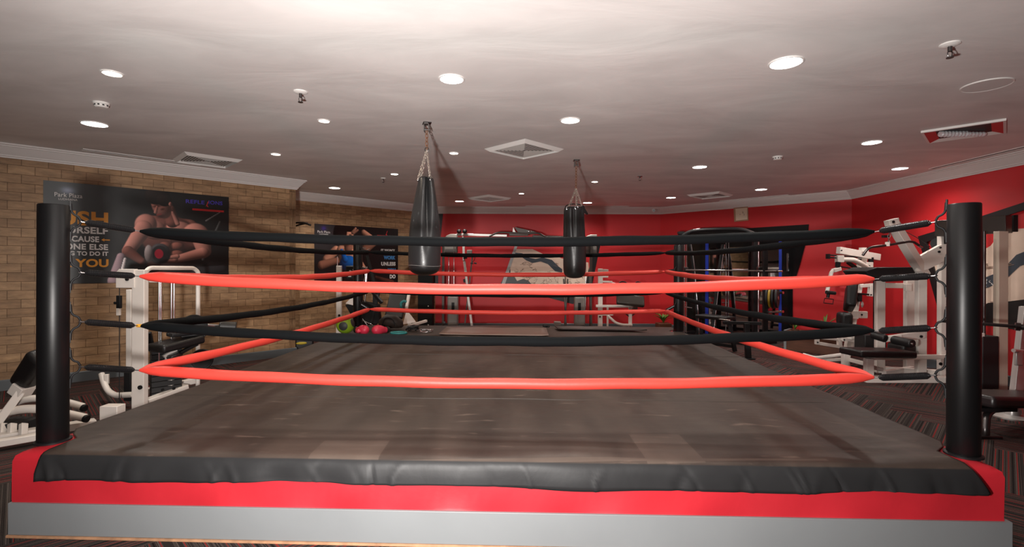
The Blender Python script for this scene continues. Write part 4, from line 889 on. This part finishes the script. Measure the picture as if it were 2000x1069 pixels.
c = ring_top(760, 647); c.z = ZC; t = thing('gym_bag', 'slumped dark brown bag on the ring between the gloves and the bench', 'bag', c)
c2 = c + V((0, .12, 0)); MB().tube([c2 + V((x, 0, z)) for x, z in ((-.17, .05), (-.14, .09), (-.05, .125), (.06, .12), (.14, .08), (.18, .045))], [.02, .07, .11, .10, .07, .02], 18).build('bag_body', mat('dark_brown_nylon', (.03, .018, .014), .6, bump=.5, bscale=18), t, angle=80)
pipe(t, [c2 + V(v) for v in ((-.12, -.10, .06), (-.06, -.12, .20), (.05, -.12, .19), (.10, -.10, .06))], .008, 'bag_strap', BLACKV)
c = ring_top(1066, 642); heap('clip_bundle', 'small black clip handles near the back edge of the ring, between the two mats', 'cable handle', 1066, 642, .07, 2, .008, BLACKM, 8, 'clip', .05)
def matslab(pts, z, th, name, label, m):
    q = [onz(x, y, z + th) for x, y in pts]; c = sum(q, V()) / 4; t = V((c.x, c.y, z)); mb = MB(); N = 16; vs = []
    for j in range(N + 1):
        for i in range(N + 1):
            a = q[0].lerp(q[1], i / N); b = q[3].lerp(q[2], i / N); p_ = a.lerp(b, j / N); vs.append(p_ + V((0, 0, .004 * math.sin(i * .9) * math.sin(j * .7) + (.006 if i in (0, N) else 0))))
    mb.add(vs, [(j * (N + 1) + i, j * (N + 1) + i + 1, (j + 1) * (N + 1) + i + 1, (j + 1) * (N + 1) + i) for j in range(N) for i in range(N)])
    o = mb.build(name, m, None, loc=t); s_ = o.modifiers.new('thick', 'SOLIDIFY'); s_.thickness = th; s_.offset = 0
    return tag(o, label, 'mat', 'exercise mats on the ring')
matslab([(858, 653), (1072, 656), (1067, 641), (873, 640)], ZC + .008, .012, 'exercise_mat', 'light brown exercise mat lying flat at the back of the ring', mat('tan_foam_mat', (.22, .15, .125), .45, bump=.1, bscale=8))
matslab([(1090, 643), (1264, 645.5), (1218, 639.5), (1084, 638)], ZC + .008, .018, 'exercise_mat', 'dark brown exercise mat at the back of the ring right of the tan mat', mat('dark_foam_mat', (.06, .042, .037), .5, bump=.1, bscale=8))

# --- functional trainer on the back wall
D = 10.6
t = thing('functional_trainer', 'wide grey dual-column cable trainer with pull-up bar against the red back wall', 'gym machine', Q(1010, D, 0))
GR = mat('grey_powder_coat', (.085, .075, .068), .4, metal=.3); SHR = mat('grey_shroud', (.24, .22, .20), .4); SIL = mat('silver_powder_coat', (.60, .58, .56), .3, metal=.4)
for sgn, (xa, xb, xp1, xp2, xs) in enumerate(((867, 893, 866, 886.5, 885), (1142, 1166, 1154, 1104, 1132))):
    MB().prism([Q(xa, D, ZY(495, D)), Q(xa, D, ZY(468, D)), Q(xa + 4, D, ZY(461, D)), Q(xa + 12, D, ZY(457.5, D)), Q(xb, D, ZY(457.5, D)), Q(xb, D, ZY(495, D))], (0, .14, 0)).build('head_cover', SHR, t, bevel=.015, seg=3)
    MB().box(Q((xa + xb) / 2, D - .005, ZY(490, D)), ((xb - xa) / F * D * .8, .01, .06)).build('cover_label', GREYM, t)
    beam(t, Q(xp1, D, 0), Q(xp1, D, ZY(470, D)), .05, .07, 'column', GR, up=(0, 1, 0))
    MB().tube([Q(xp2, D, .5), Q(xp2, D, ZY(480, D))], .012, 10).build('guide_rod', CHROME if sgn == 0 else GR, t)
    MB().tube([Q(xp2 + (-10 if sgn == 0 else 40), D + .02, .5), Q(xp2 + (-10 if sgn == 0 else 40), D + .02, ZY(480, D))], .010, 10).build('guide_rod', CHROME, t)
    MB().box(Q(xs, D, ZY(608, D)), (.23, .16, .62)).build('weight_shroud', SHR, t, bevel=.03, seg=3)
    MB().box(Q(xs, D - .083, ZY(600, D)), (.06, .01, .20)).build('shroud_window', BLACKM, t)
    beam(t, Q(xs - 12, D - .25, .04), Q(xs + 12, D + .2, .04), .10, .08, 'base_foot', GR)
beam(t, Q(892, D - .05, ZY(459, D)), Q(990, D - .05, ZY(461, D)), .06, .05, 'top_beam', SIL); beam(t, Q(1040, D - .05, ZY(462, D)), Q(1152, D - .05, ZY(465, D)), .06, .05, 'top_beam', GR)
pipe(t, [P(956, 462, D - .2), P(972, 454, D - .3), P(1000, 455, D - .3), P(1030, 457, D - .3), P(1052, 455, D - .3), P(1066, 464, D - .2), P(1095, 464, D - .1)], .018, 'pull_up_bar', GR)
MB().box(P(1013, 458, D - .12), (.40, .12, .06)).build('beam_joint', GR, t, bevel=.006)
MB().prism([P(1004, 443.5, D - .15), P(1040, 451, D - .15), P(1056, 457, D - .15), P(1012, 455, D - .15)], (0, .04, 0)).build('logo_fin', GR, t, bevel=.003)
MB().prism([P(1002, 444, D - .17), P(1007, 454, D - .17), P(1001, 454, D - .17)], (0, .03, 0)).build('fin_edge', SIL, t)
MB().ball(P(1033, 452, D - .17), (.045, .012, .018), 14).build('fin_badge', CHROME, t)
for x in (896.5, 907.5):
    MB().ball(P(x, 452, D - .12), .048, 20).build('grip_ball', BLACKM, t); MB().cyl(P(x, 452, D - .175), P(x, 452, D - .165), .014, 10).build('ball_cap', CHROME, t)
beam(t, P(905, 463, D - .05), P(906, 510, D - .2), .05, .05, 'slanted_post', SIL, up=(0, 1, 0)); beam(t, P(907, 511, D - .2), P(913, 560, D - .3), .05, .05, 'slanted_post', SIL, up=(0, 1, 0)); beam(t, P(912, 560, D - .3), P(922, 637, D - .45), .05, .05, 'slanted_post', SIL, up=(0, 1, 0))
for a, b in ((498, 506), (545, 552)): beam(t, P(908, a, D - .25), P(909, b, D - .25), .07, .07, 'adjuster', BLACKM, up=(0, 1, 0))
beam(t, P(923, 497, D - .1), P(908, 636, D - .35), .03, .03, 'diagonal_brace', GR, up=(0, 1, 0)); MB().box(P(917, 495, D - .1), (.11, .08, .14)).build('pulley_housing', SHR, t, bevel=.01)
pipe(t, [P(928, 498, D - .2), P(927, 508, D - .2), P(921, 514, D - .2)], .006, 'strap', BLACKM)
for x in (921, 928): MB().cyl(P(x - 2, 514, D - .2), P(x + 3, 515, D - .2), .016, 10).build('hand_grip', BLACKV, t)
for xa, xb in ((1101, 1106), (1109, 1103), (1153, 1156)): beam(t, P(xa, 545, D - .15), P(xb, 638, D - .3), .03, .03, 'brace', GR, up=(0, 1, 0))
MB().cyl(P(866, 633, D - .3), P(869, 634, D - .3), .06, 18).build('floor_wheel', RUBBER, t); MB().box(P(1089, 632, D - .3), (.14, .16, .08)).build('foot_block', SHR, t, bevel=.01)

# --- white preacher-curl station back right
D = 9.95
t = thing('curl_station', 'white preacher-curl station with black pad and curved bar against the red back wall', 'gym machine', Q(1205, D, 0))
beam(t, Q(1172.5, D, 0), P(1172.5, 525, D), .085, .07, 'column', up=(0, 1, 0)); beam(t, P(1168, 528, D - .1), P(1188, 529, D - .1), .05, .05, 'bar_rest')
beam(t, P(1170, 541, D - .1), P(1188, 541, D - .1), .025, .03, 'bar_rest'); beam(t, P(1172, 550, D - .1), P(1196, 551, D - .2), .035, .035, 'bar_rest'); beam(t, P(1194, 552, D - .2), P(1206, 555, D - .2), .022, .022, 'bar_rest')
pipe(t, [P(1205, 557, D - .25), P(1213, 550, D - .25), P(1222, 551, D - .25), P(1228, 557, D - .25), P(1238, 556, D - .25), P(1245, 550, D - .25), P(1252, 553, D - .25)], .012, 'curl_bar', BLACKM)
pad(t, P(1231, 577, D - .25), P(1231.5, 597, D - .38), .54, .09, 'arm_pad', mat('brown_black_vinyl', (.035, .028, .022), .3), up=(0, -1, .3))
beam(t, P(1164, 598, D - .1), P(1233, 599, D - .2), .055, .05, 'cross_beam'); MB().box(P(1240, 602, D - .2), (.09, .10, .09)).build('pad_bracket', SHR, t)
beam(t, P(1231, 596, D - .2), Q(1231, D - .2, .04), .06, .06, 'pad_post', up=(0, 1, 0)); beam(t, P(1187, 598, D - .15), Q(1187, D - .15, .05), .035, .035, 'rear_post', up=(0, 1, 0))
beam(t, P(1176, 615, D - .1), P(1198, 615, D - .15), .03, .03, 'brace'); pipe(t, [P(1187, 617, D - .15), P(1203, 631, D - .2), P(1216, 635, D - .25), P(1235, 635, D - .25)], .026, 'curved_tube')
beam(t, Q(1165, D, .03), Q(1240, D - .2, .03), .08, .05, 'base_rail')
for s in (-1, 1): MB().tube([P(1231 + s * 10, 612, D - .2), P(1231, 620, D - .2)], .012, 8).build('support_strut', BLACKM, t)
knob(t, P(1172, 619, D - .04), .018)

# --- corner planter
def leaf_mesh(c, n, seed, h, spread, w_):
    rnd = random.Random(seed); mb = MB()
    for i in range(n):
        a = rnd.random() * 6.28; L = h * rnd.uniform(.6, 1.1); sp = spread * rnd.uniform(.4, 1); pts = []
        for j in range(7): s_ = j / 6; pts.append(c + V((math.cos(a) * sp * s_ ** 1.4, math.sin(a) * sp * s_ ** 1.4, L * (s_ - .45 * s_ * s_))))
        sd = V((-math.sin(a), math.cos(a), 0)); vs = []
        for j, p_ in enumerate(pts): wv = w_ * math.sin(math.pi * min(1, .08 + j / 6 * .92)); vs += [p_ - sd * wv, p_ + V((0, 0, -.004)), p_ + sd * wv]
        mb.add(vs, [(j * 3 + e, j * 3 + e + 1, (j + 1) * 3 + e + 1, (j + 1) * 3 + e) for j in range(6) for e in (0, 1)])
    return mb
LEAF = mat('green_leaf', (.10, .22, .03), .5, var=.3, vscale=8); BRW = mat('brown_planter_wood', (.12, .045, .022), .5, var=.2, vscale=5, stretch=(1, 1, 6))
p = Q(1296, 10.4, 0); t = thing('potted_plant', 'green leafy plant in a brown square planter in the far right corner', 'plant', p)
MB().box(p + V((0, 0, .12)), (.27, .27, .24)).build('planter_box', BRW, t, bevel=.008); leaf_mesh(p + V((0, 0, .23)), 34, 2, .34, .22, .018).build('leaves', LEAF, t)
p = Q(1592, 8.25, 0); t = thing('planter_trough', 'long low brown wooden trough with a grey metal end below the black wall panel', 'planter', p)
dn = WBR.d; MB().box(p + V((0, 0, .17)), (.78, .30, .34), math.atan2(dn.y, dn.x)).build('trough_box', BRW, t, bevel=.006)
MB().box(p - dn * .41 + V((0, 0, .17)), (.04, .31, .36), math.atan2(dn.y, dn.x)).build('end_plate', GREYB, t, bevel=.003)
for i, (dx, dy, s_, lb) in enumerate(((-.30, 0, .7, 'low yellow-green plant tuft above the left end of the brown trough'), (.14, -.02, 1.5, 'tall arching green plant in the brown trough before the red wall'))):
    q = p + dn * dx + V((0, 0, .3405)); tp = thing('trough_plant', lb, 'plant', q)
    leaf_mesh(q, 12, 20 + i, .34 * s_, .2 * s_, .014).build('leaves', LEAF, tp); MB().cyl(q, q + V((0, 0, .02)), .06, 14).build('root_ball', BRW, tp)

# --- black smith machine before the mirror
t = thing('smith_machine', 'black smith machine with chrome guide rods and bar before the wall mirror', 'gym machine', Q(1400, 9.5, 0))
def DD(px): return 9.95 - (px - 1330) * .0075       # the rack stands parallel to the angled wall
beam(t, Q(1330, DD(1330), 0), P(1330, 455, DD(1330)), .10, .08, 'upright', BLACKM, up=(0, 1, 0)); MB().box(P(1330, 455, DD(1330)), (.12, .10, .05)).build('upright_cap', BLACKM, t)
beam(t, Q(1476, DD(1476), 0), P(1476, 462, DD(1476)), .105, .08, 'upright', BLACKM, up=(0, 1, 0))
beam(t, Q(1495, DD(1495) - .15, .3), P(1494, 480, DD(1495) - .15), .075, .06, 'upright', BLACKM, up=(0, 1, 0))
for px in (1337, 1341, 1481.5): MB().tube([Q(px, DD(px) - .1, .12), P(px, 470, DD(px) - .1)], .013, 10).build('guide_rod', CHROME, t)
for px in (1320, 1423, 1418): MB().tube([Q(px, DD(px) + .35, .12), P(px, 470, DD(px) + .35)], .010, 8).build('rear_rod', STEEL, t)
q = [P(1347, 476, DD(1347)), P(1354, 520, DD(1354)), P(1358, 575, DD(1358)), P(1362, 618, DD(1362)), Q(1364, DD(1364), 0)]
pipe(t, q, .035, 'curved_upright', BLACKM); pipe(t, [v + V((.012, -.034, 0)) for v in q], .007, 'chrome_edge', CHROME)
q = [P(1412, 478, DD(1412) + .2), P(1403, 540, DD(1403) + .1), P(1396, 600, DD(1396)), Q(1389, DD(1389) - .1, 0)]
pipe(t, q, .035, 'curved_upright', BLACKM); pipe(t, [v + V((.02, -.03, 0)) for v in q], .007, 'chrome_edge', CHROME)
pipe(t, [P(1330, 463, DD(1330)), P(1348, 452, DD(1348)), P(1378, 449, DD(1378)), P(1430, 448, DD(1430)), P(1452, 449, DD(1452)), P(1474, 458, DD(1474))], .04, 'top_arch', BLACKM); pipe(t, [v + V((0, -.045, .02)) for v in (P(1334, 461, DD(1334)), P(1350, 451, DD(1350)), P(1366, 449, DD(1366)))], .007, 'chrome_edge', CHROME)
pipe(t, [v + V((0, -.045, .02)) for v in (P(1440, 449, DD(1440)), P(1456, 451, DD(1456)), P(1469, 456, DD(1469)))], .007, 'chrome_edge', CHROME)
MB().tube([P(1336, 527.5, DD(1336) - .14), P(1528, 530, DD(1528) - .14)], .015, 12).build('smith_bar', CHROME, t)
for px in (1339, 1484): MB().box(P(px, 527, DD(px) - .12), (.09, .08, .10)).build('bar_carriage', STEEL, t, bevel=.01)
MB().tube([P(1488, 530, DD(1488) - .14), P(1520, 530, DD(1520) - .14)], .026, 12).build('bar_sleeve', STEEL, t)
for px, py in ((1535, 572), (1535, 609)): MB().tube([P(px - 36, py + 1, DD(1495) - .16), P(px - 5, py, DD(1520) - .30)], .022, 12).build('plate_peg', CHROME, t)
for y in (560, 600): MB().tube([P(1337, y, DD(1337)), P(1352, y + 2, DD(1352))], .012, 8).build('safety_hook', CHROME, t)
beam(t, Q(1330, DD(1330), .05), Q(1495, DD(1495), .05), .08, .07, 'base_beam', BLACKM)
for a in (1312, 1470): beam(t, Q(a, DD(a) - .1, .04), Q(a + 44, DD(a) + .35, .04), .08, .07, 'base_foot', BLACKM)
ax = V((1, -.75, 0)).normalized()
for i, (px, r, m_, nm) in enumerate(((1499, .19, RUBBER, 'black'), (1504, .17, mat('yellow_plate_rubber', (.42, .27, .02), .5), 'yellow'), (1510, .185, RUBBER, 'black'), (1517, .17, RUBBER, 'small black'))):
    c = P(px + 1, 582, DD(px) - .22 - i * .045)
    tp = thing('weight_plate', {0: 'innermost black weight plate on the upper peg of the smith machine', 1: 'yellow weight plate on the upper peg of the smith machine', 2: 'black weight plate just outside the yellow one on the smith machine', 3: 'outermost small black weight plate on the smith machine peg'}[i], 'weight plate', c, 'weight plates on the smith machine')
    disc(tp, c, ax, r, .034, 'plate_disc', m_); MB().cyl(c - ax * .02, c + ax * .02, .032, 14).build('hub_ring', CHROME, tp)
t = thing('flat_bench', 'low black exercise bench with its edge highlight modelled as a chrome line, standing in front of the smith machine', 'bench', Q(1420, 8.3, 0))
pad(t, P(1367, 617, 8.75), P(1428, 623, 8.25), .28, .06, 'seat_pad', up=(0, 0, 1)); MB().tube([P(1368, 619, 8.62), P(1427, 626, 8.10)], .010, 8).build('edge_highlight', CHROME, t)  # the chrome tube is added to draw the bright highlight along the pad
beam(t, P(1372, 624, 8.65), Q(1368, 8.7, .02), .05, .05, 'leg', BLACKM); beam(t, P(1424, 629, 8.2), Q(1436, 8.2, .02), .06, .06, 'leg', BLACKM)
beam(t, Q(1368, 8.7, .10), Q(1436, 8.2, .10), .06, .05, 'spine', BLACKM)
t = thing('hurdle_stand', 'short black post on a flat foot at the right edge of the ring', 'stand', FPt(1462, 702))
q = FPt(1462, 702); MB().box(q + V((0, 0, .01)), (.17, .12, .02)).build('foot_plate', BLACKM, t, bevel=.004); beam(t, q + V((0, 0, .02)), q + V((-.02, .02, .55)), .08, .06, 'post', BLACKM, up=(0, 1, 0)); beam(t, q + V((-.35, .1, .55)), q + V((.2, .0, .55)), .05, .05, 'cross_bar', BLACKM)

# --- white multi station gym at the right
t = thing('multi_gym', 'large white multi-station gym with lat bar and dark top beam beside the right post', 'gym machine', Q(1800, 6.3, 0))
for nm, px, d, yt in (('upright', 1718, 6.67, 548), ('upright', 1775.5, 6.88, 548), ('upright', 1798.5, 6.45, 540), ('tall_upright', 1842.5, 6.38, 460)):
    beam(t, Q(px, d, .0), P(px, yt, d), .112, .07, nm, up=(0, 1, 0))
beam(t, Q(1688, 6.12, .035), Q(1862, 6.12, .035), .12, .07, 'base_beam'); beam(t, Q(1710, 6.75, .04), Q(1850, 6.45, .04), .07, .07, 'base_beam')
beam(t, P(1806, 540, 6.42), P(1743, 436, 6.15), .10, .115, 'boom'); MB().box(P(1741.5, 434.5, 6.12), (.13, .09, .075), Matrix.Rotation(-.25, 3, 'Y')).build('boom_cap', WHITE, t, bevel=.005); knob(t, P(1744, 433.5, 6.07), .015)
MB().prism([P(x, y, 6.33) for x, y in ((1787, 506), (1836, 479), (1850, 478), (1850, 508), (1812, 527), (1793, 531))], (0, .05, 0)).build('gusset_plate', WHITE, t, bevel=.004)
knob(t, P(1836, 484, 6.32), .012); knob(t, P(1833.5, 492, 6.32), .015); MB().cyl(P(1831, 476, 6.45), P(1831, 476, 6.52), .075, 24).build('pulley', BLACKM, t)
MB().box(P(1847.5, 469, 6.33), (.03, .03, .10)).build('slot_insert', BLACKM, t)
MB().prism([P(x, y, 6.35) for x, y in ((1690, 530), (1712, 522.5), (1782, 522), (1796, 548), (1712, 549), (1704, 546))], (0, .45, 0)).build('top_cover', BLACKM, t, bevel=.01)
beam(t, P(1726, 557.5, 6.7), P(1770, 558.5, 6.85), .06, .07, 'cross_tube'); MB().box(P(1773, 562, 6.75), (.08, .05, .10)).build('tube_joint', WHITE, t, bevel=.004)
pad(t, P(1660, 688, 6.15), P(1768, 690, 6.30), .34, .085, 'seat_pad'); pad(t, P(1748, 680, 6.5), P(1774, 681, 6.55), .25, .14, 'rear_pad')
MB().box(P(1700, 668, 6.95), (.30, .22, .22)).build('weight_shroud', RUBBER, t, bevel=.01)
beam(t, P(1692, 699, 6.2), P(1852, 697, 6.33), .055, .055, 'seat_rail'); beam(t, P(1697, 700, 6.15), Q(1697, 6.15, .03), .09, .07, 'seat_leg', up=(0, 1, 0)); beam(t, P(1727, 729, 6.5), P(1782, 720, 6.7), .06, .06, 'low_tube')
beam(t, P(1700, 716, 6.4), P(1722, 722, 6.5), .05, .05, 'low_tube')
MB().cyl(P(1704, 654, 6.25), P(1731, 662, 6.1), .050, 20).build('foam_roller', BLACKV, t, bevel=.012); MB().cyl(P(1745, 664, 6.15), P(1783, 672, 5.9), .052, 22).build('foam_roller', BLACKV, t, bevel=.012); MB().cyl(P(1780, 671.5, 5.90), P(1784, 672.3, 5.88), .013, 12).build('roller_pin', CHROME, t)
beam(t, P(1727, 663, 6.2), P(1760, 658, 6.2), .05, .07, 'thigh_arm'); beam(t, P(1755, 661, 6.25), P(1805, 653, 6.36), .05, .10, 'thigh_arm'); knob(t, P(1799, 657.5, 6.30), .017)
for px, py, d in ((1837, 711, 6.34), ): knob(t, P(px, py, d), .02)
pipe(t, [P(1685, 499, 5.95), P(1694, 487, 5.95), P(1702, 483, 5.97), P(1735, 479, 6.0), P(1776, 472, 6.05), P(1785, 473, 6.05), P(1800, 483, 6.05)], .0145, 'lat_bar', STEEL); MB().cyl(P(1795, 480.5, 6.05), P(1801, 483.5, 6.05), .0155, 12).build('bar_tip', CHROME, t)
MB().link_chain(P(1735, 478, 6.0), P(1737, 452, 6.05), .05, .014, .004).build('hanger_chain', GREYM, t); MB().box(P(1733, 477, 5.99), (.035, .03, .05)).build('bar_clamp', WHITE, t)
MB().tube([P(1747, 441, 6.1), P(1790, 464, 6.3), P(1822, 486, 6.45)], .004, 6).build('cable', BLACKM, t); MB().tube([P(1706.5, 548, 6.5), Q(1706.5, 6.5, .1)], .007, 6).build('cable', BLACKM, t)
MB().box(P(1729, 462, 6.12) , (.06, .05, .03)).build('cable_stop', BLACKM, t)
# dark top beam and cream column seen right of the corner post
b0, b1 = P(1832, 447, 6.35), P(1971, 438, 5.72)
beam(t, b0, b1, .16, .20, 'top_beam', mat('dark_brown_cover', (.045, .035, .030), .4)); MB().box(b1 + V((-.02, -.085, 0)), (.05, .02, .19)).build('beam_end_cap', BLACKM, t)
beam(t, Q(1954.5, 5.72, 0), P(1954.5, 452, 5.72), .11, .07, 'cream_column', BEIGE, up=(0, 1, 0))['label'] = 'cream coloured column'
MB().tube([P(1922, 452, 5.7), Q(1922, 5.7, .55)], .017, 12).build('guide_rod', STEEL, t); MB().tube([P(1911, 452, 5.75), Q(1911, 5.75, .55)], .010, 10).build('guide_rod', STEEL, t)
MB().box(Q(1918, 5.74, .335), (.19, .22, .60)).build('weight_stack', RUBBER, t, bevel=.01); MB().box(Q(1915, 5.66, .645), (.06, .05, .05)).build('stack_pin_block', WHITE, t, bevel=.004)
beam(t, Q(1850, 6.3, .03), Q(1960, 5.75, .03), .08, .06, 'base_beam', BEIGE)

t = thing('bench_press_rack', 'silver bench press rack with steel barbell cut off at the right edge', 'weight rack', Q(1985, 4.75, 0))
beam(t, Q(1981, 4.72, .03), P(2004, 600, 4.85), .085, .06, 'leaning_upright', SIL, up=(0, 1, 0)); MB().lathe([(.15, 0), (.15, .012), (.06, .03), (.055, .10), (.05, .11)], Q(1978, 4.68, 0), n=28).build('round_foot', SIL, t)
MB().cyl(P(1980, 685, 4.7), P(2000, 687, 4.75), .018, 12).build('peg', SIL, t); MB().box(P(1990, 700, 4.72), (.07, .03, .14)).build('peg_bracket', SIL, t, bevel=.01)
MB().tube([P(1840, 627, 4.85), P(1986, 638, 4.62)], .016, 12).build('barbell', STEEL, t); MB().cyl(P(1983, 638, 4.63), P(1993, 639, 4.61), .038, 20).build('bar_collar', STEEL, t); MB().tube([P(1992, 639, 4.61), P(2040, 642, 4.5)], .027, 12).build('barbell_sleeve', STEEL, t)
t = thing('workout_bench', 'dark padded workout bench with curved steel leg behind the right corner post', 'bench', Q(1950, 4.3, 0))
pad(t, P(1895, 777, 4.15), P(2060, 781, 4.5), .34, .095, 'bench_pad', mat('dark_brown_vinyl', (.022, .017, .018), .35)); MB().box(P(1935, 796, 4.2), (.30, .16, .03)).build('pad_plate', BLACKM, t)
pipe(t, [P(1975, 797, 4.3), P(1938, 800, 4.2), P(1927, 812, 4.15), P(1925, 840, 4.12), Q(1925, 4.12, .02)], .030, 'curved_leg', STEEL); MB().box(Q(1928, 4.12, .012), (.19, .09, .024)).build('foot', STEEL, t, bevel=.005)
beam(t, Q(2040, 4.5, .02), P(2040, 795, 4.5), .06, .06, 'rear_leg', STEEL, up=(0, 1, 0))

# --- white shoulder press
D = 7.35
t = thing('shoulder_press', 'white shoulder press with black backrest and hanging handles before the right red wall', 'gym machine', Q(1650, D, 0))
beam(t, P(1687, 486, D + .1), P(1679, 545, D + .05), .10, .08, 'mast', up=(0, 1, 0)); beam(t, P(1680, 540, D + .05), P(1652, 706, D - .1), .085, .07, 'mast', up=(0, 1, 0))
beam(t, P(1637, 489, D - .1), P(1716, 503, D + .1), .07, .10, 'top_beam'); MB().cyl(P(1685, 484, D), P(1685, 492, D), .05, 16).build('pivot_cap', WHITE, t); knob(t, P(1643, 489.5, D - .16), .010)
beam(t, P(1633, 506, D - .15), P(1646, 506, D - .15), .07, .10, 'lever_end'); pipe(t, [P(1640, 507, D - .1), P(1668, 508, D - .1), P(1680, 514, D - .1), P(1700, 527, D)], .036, 'curved_lever')
for a, b in (((1616, 498), (1683, 503)), ((1618, 503), (1682, 507)), ((1636, 520), (1676, 527))): MB().tube([P(*a, D - .2), P(*b, D)], .010, 8).build('linkage_rod', BLACKM, t)
MB().box(P(1617, 501, D - .2), (.03, .06, .07)).build('linkage_bracket', BLACKM, t); beam(t, P(1655, 512, D - .1), P(1672, 524, D - .05), .03, .05, 'link_arm', BLACKM)
MB().cyl(P(1637, 512, D - .2), P(1636, 522, D - .2), .035, 16).build('pivot', BLACKM, t); beam(t, P(1640, 525, D - .2), P(1627, 529, D - .22), .07, .05, 'hanger'); pipe(t, [P(1632, 527, D - .22), P(1624, 531, D - .22), P(1620, 550, D - .24), P(1615, 573, D - .26)], .026, 'hanger_tube')
MB().cyl(P(1614, 571, D - .32), P(1631, 573, D - .30), .026, 14).build('hand_grip', BLACKV, t); MB().cyl(P(1618, 574, D - .3), P(1617, 582, D - .3), .022, 12).build('grip_post', BLACKM, t)
MB().tube([P(x, y, D - .3) for x, y in ((1611, 583), (1628, 585), (1627, 594), (1609, 592))], .007, 6, closed=True).build('handle_loop', BLACKM, t)
MB().box(P(1697, 519, D), (.10, .05, .10)).build('pivot_plate', WHITE, t, bevel=.005); knob(t, P(1697, 520, D - .03), .014); MB().cyl(P(1701, 503, D + .05), P(1701, 515, D + .05), .035, 14).build('pivot', BLACKM, t)
pad(t, P(1664, 556, D - .1), P(1659, 604, D - .2), .34, .13, 'backrest', up=(1, -.5, 0)); pad(t, P(1650, 610, D - .22), P(1649, 636, D - .22), .30, .16, 'lumbar_pad', up=(1, -.4, 0))
beam(t, P(1678, 559, D), P(1706, 557, D), .05, .05, 'side_arm'); beam(t, P(1702, 557, D), P(1699, 579, D), .06, .06, 'side_plate', up=(0, 1, 0)); knob(t, P(1701, 576, D - .035), .010)
MB().tube([P(1666, 573, D - .1), P(1702, 576, D)], .014, 10).build('adjust_rod', BLACKM, t); MB().box(P(1677, 582, D - .02), (.05, .08, .11)).build('adjuster', BLACKM, t)
MB().ball(P(1684.5, 595, D), (.022, .01, .045), 14).build('oval_badge', SIL, t); MB().box(P(1686, 615, D), (.10, .06, .10)).build('seat_carriage', WHITE, t, bevel=.005); knob(t, P(1683, 615, D - .03), .013); MB().box(P(1667, 615, D - .05), (.12, .06, .12)).build('seat_carriage', WHITE, t, bevel=.005)
beam(t, P(1596, 660, D - .2), P(1596, 673, D - .2), .05, .05, 'foot_bracket', up=(0, 1, 0)); beam(t, P(1594, 670, D - .2), P(1644, 678, D - .1), .05, .045, 'seat_rail'); beam(t, P(1596, 660, D - .2), P(1640, 664, D - .1), .03, .03, 'seat_rail'); knob(t, P(1597, 669, D - .23), .010)
beam(t, P(1640, 656, D - .1), P(1640, 680, D - .1), .06, .05, 'seat_post', up=(0, 1, 0)); beam(t, P(1645, 662, D - .15), P(1674, 667, D - .1), .05, .05, 'seat_frame'); beam(t, P(1668, 655, D - .1), P(1666, 678, D - .1), .05, .05, 'seat_frame', up=(0, 1, 0)); beam(t, P(1660, 660, D - .15), P(1702, 651, D), .05, .05, 'seat_frame')
for x, y in ((1649, 664), (1673, 669), (1674, 659)): MB().box(P(x, y, D - .16), (.045, .03, .045)).build('frame_lug', WHITE, t, bevel=.003); knob(t, P(x, y, D - .175), .010)
pipe(t, [P(1569, 693, 7.55), P(1590, 699, 7.45), P(1600, 699, 7.4), P(1660, 691, 7.2)], .027, 'front_foot'); beam(t, P(1600, 705, 7.4), P(1662, 701, 7.25), .05, .04, 'front_foot')
beam(t, P(1652, 690, 7.15), Q(1652, 7.15, .0), .09, .07, 'foot_post', up=(0, 1, 0)); beam(t, P(1660, 703, 7.1), P(1702, 714, 6.9), .06, .05, 'side_foot')
for px, d in ((1575, 7.5), (1700, 6.92)): MB().box(Q(px, d, .03), (.06, .06, .06)).build('rubber_foot', RUBBER, t)
MB().box(P(1687, 676, 7.3), (.30, .10, .20)).build('seat_base_pad', BLACKV, t, bevel=.02)
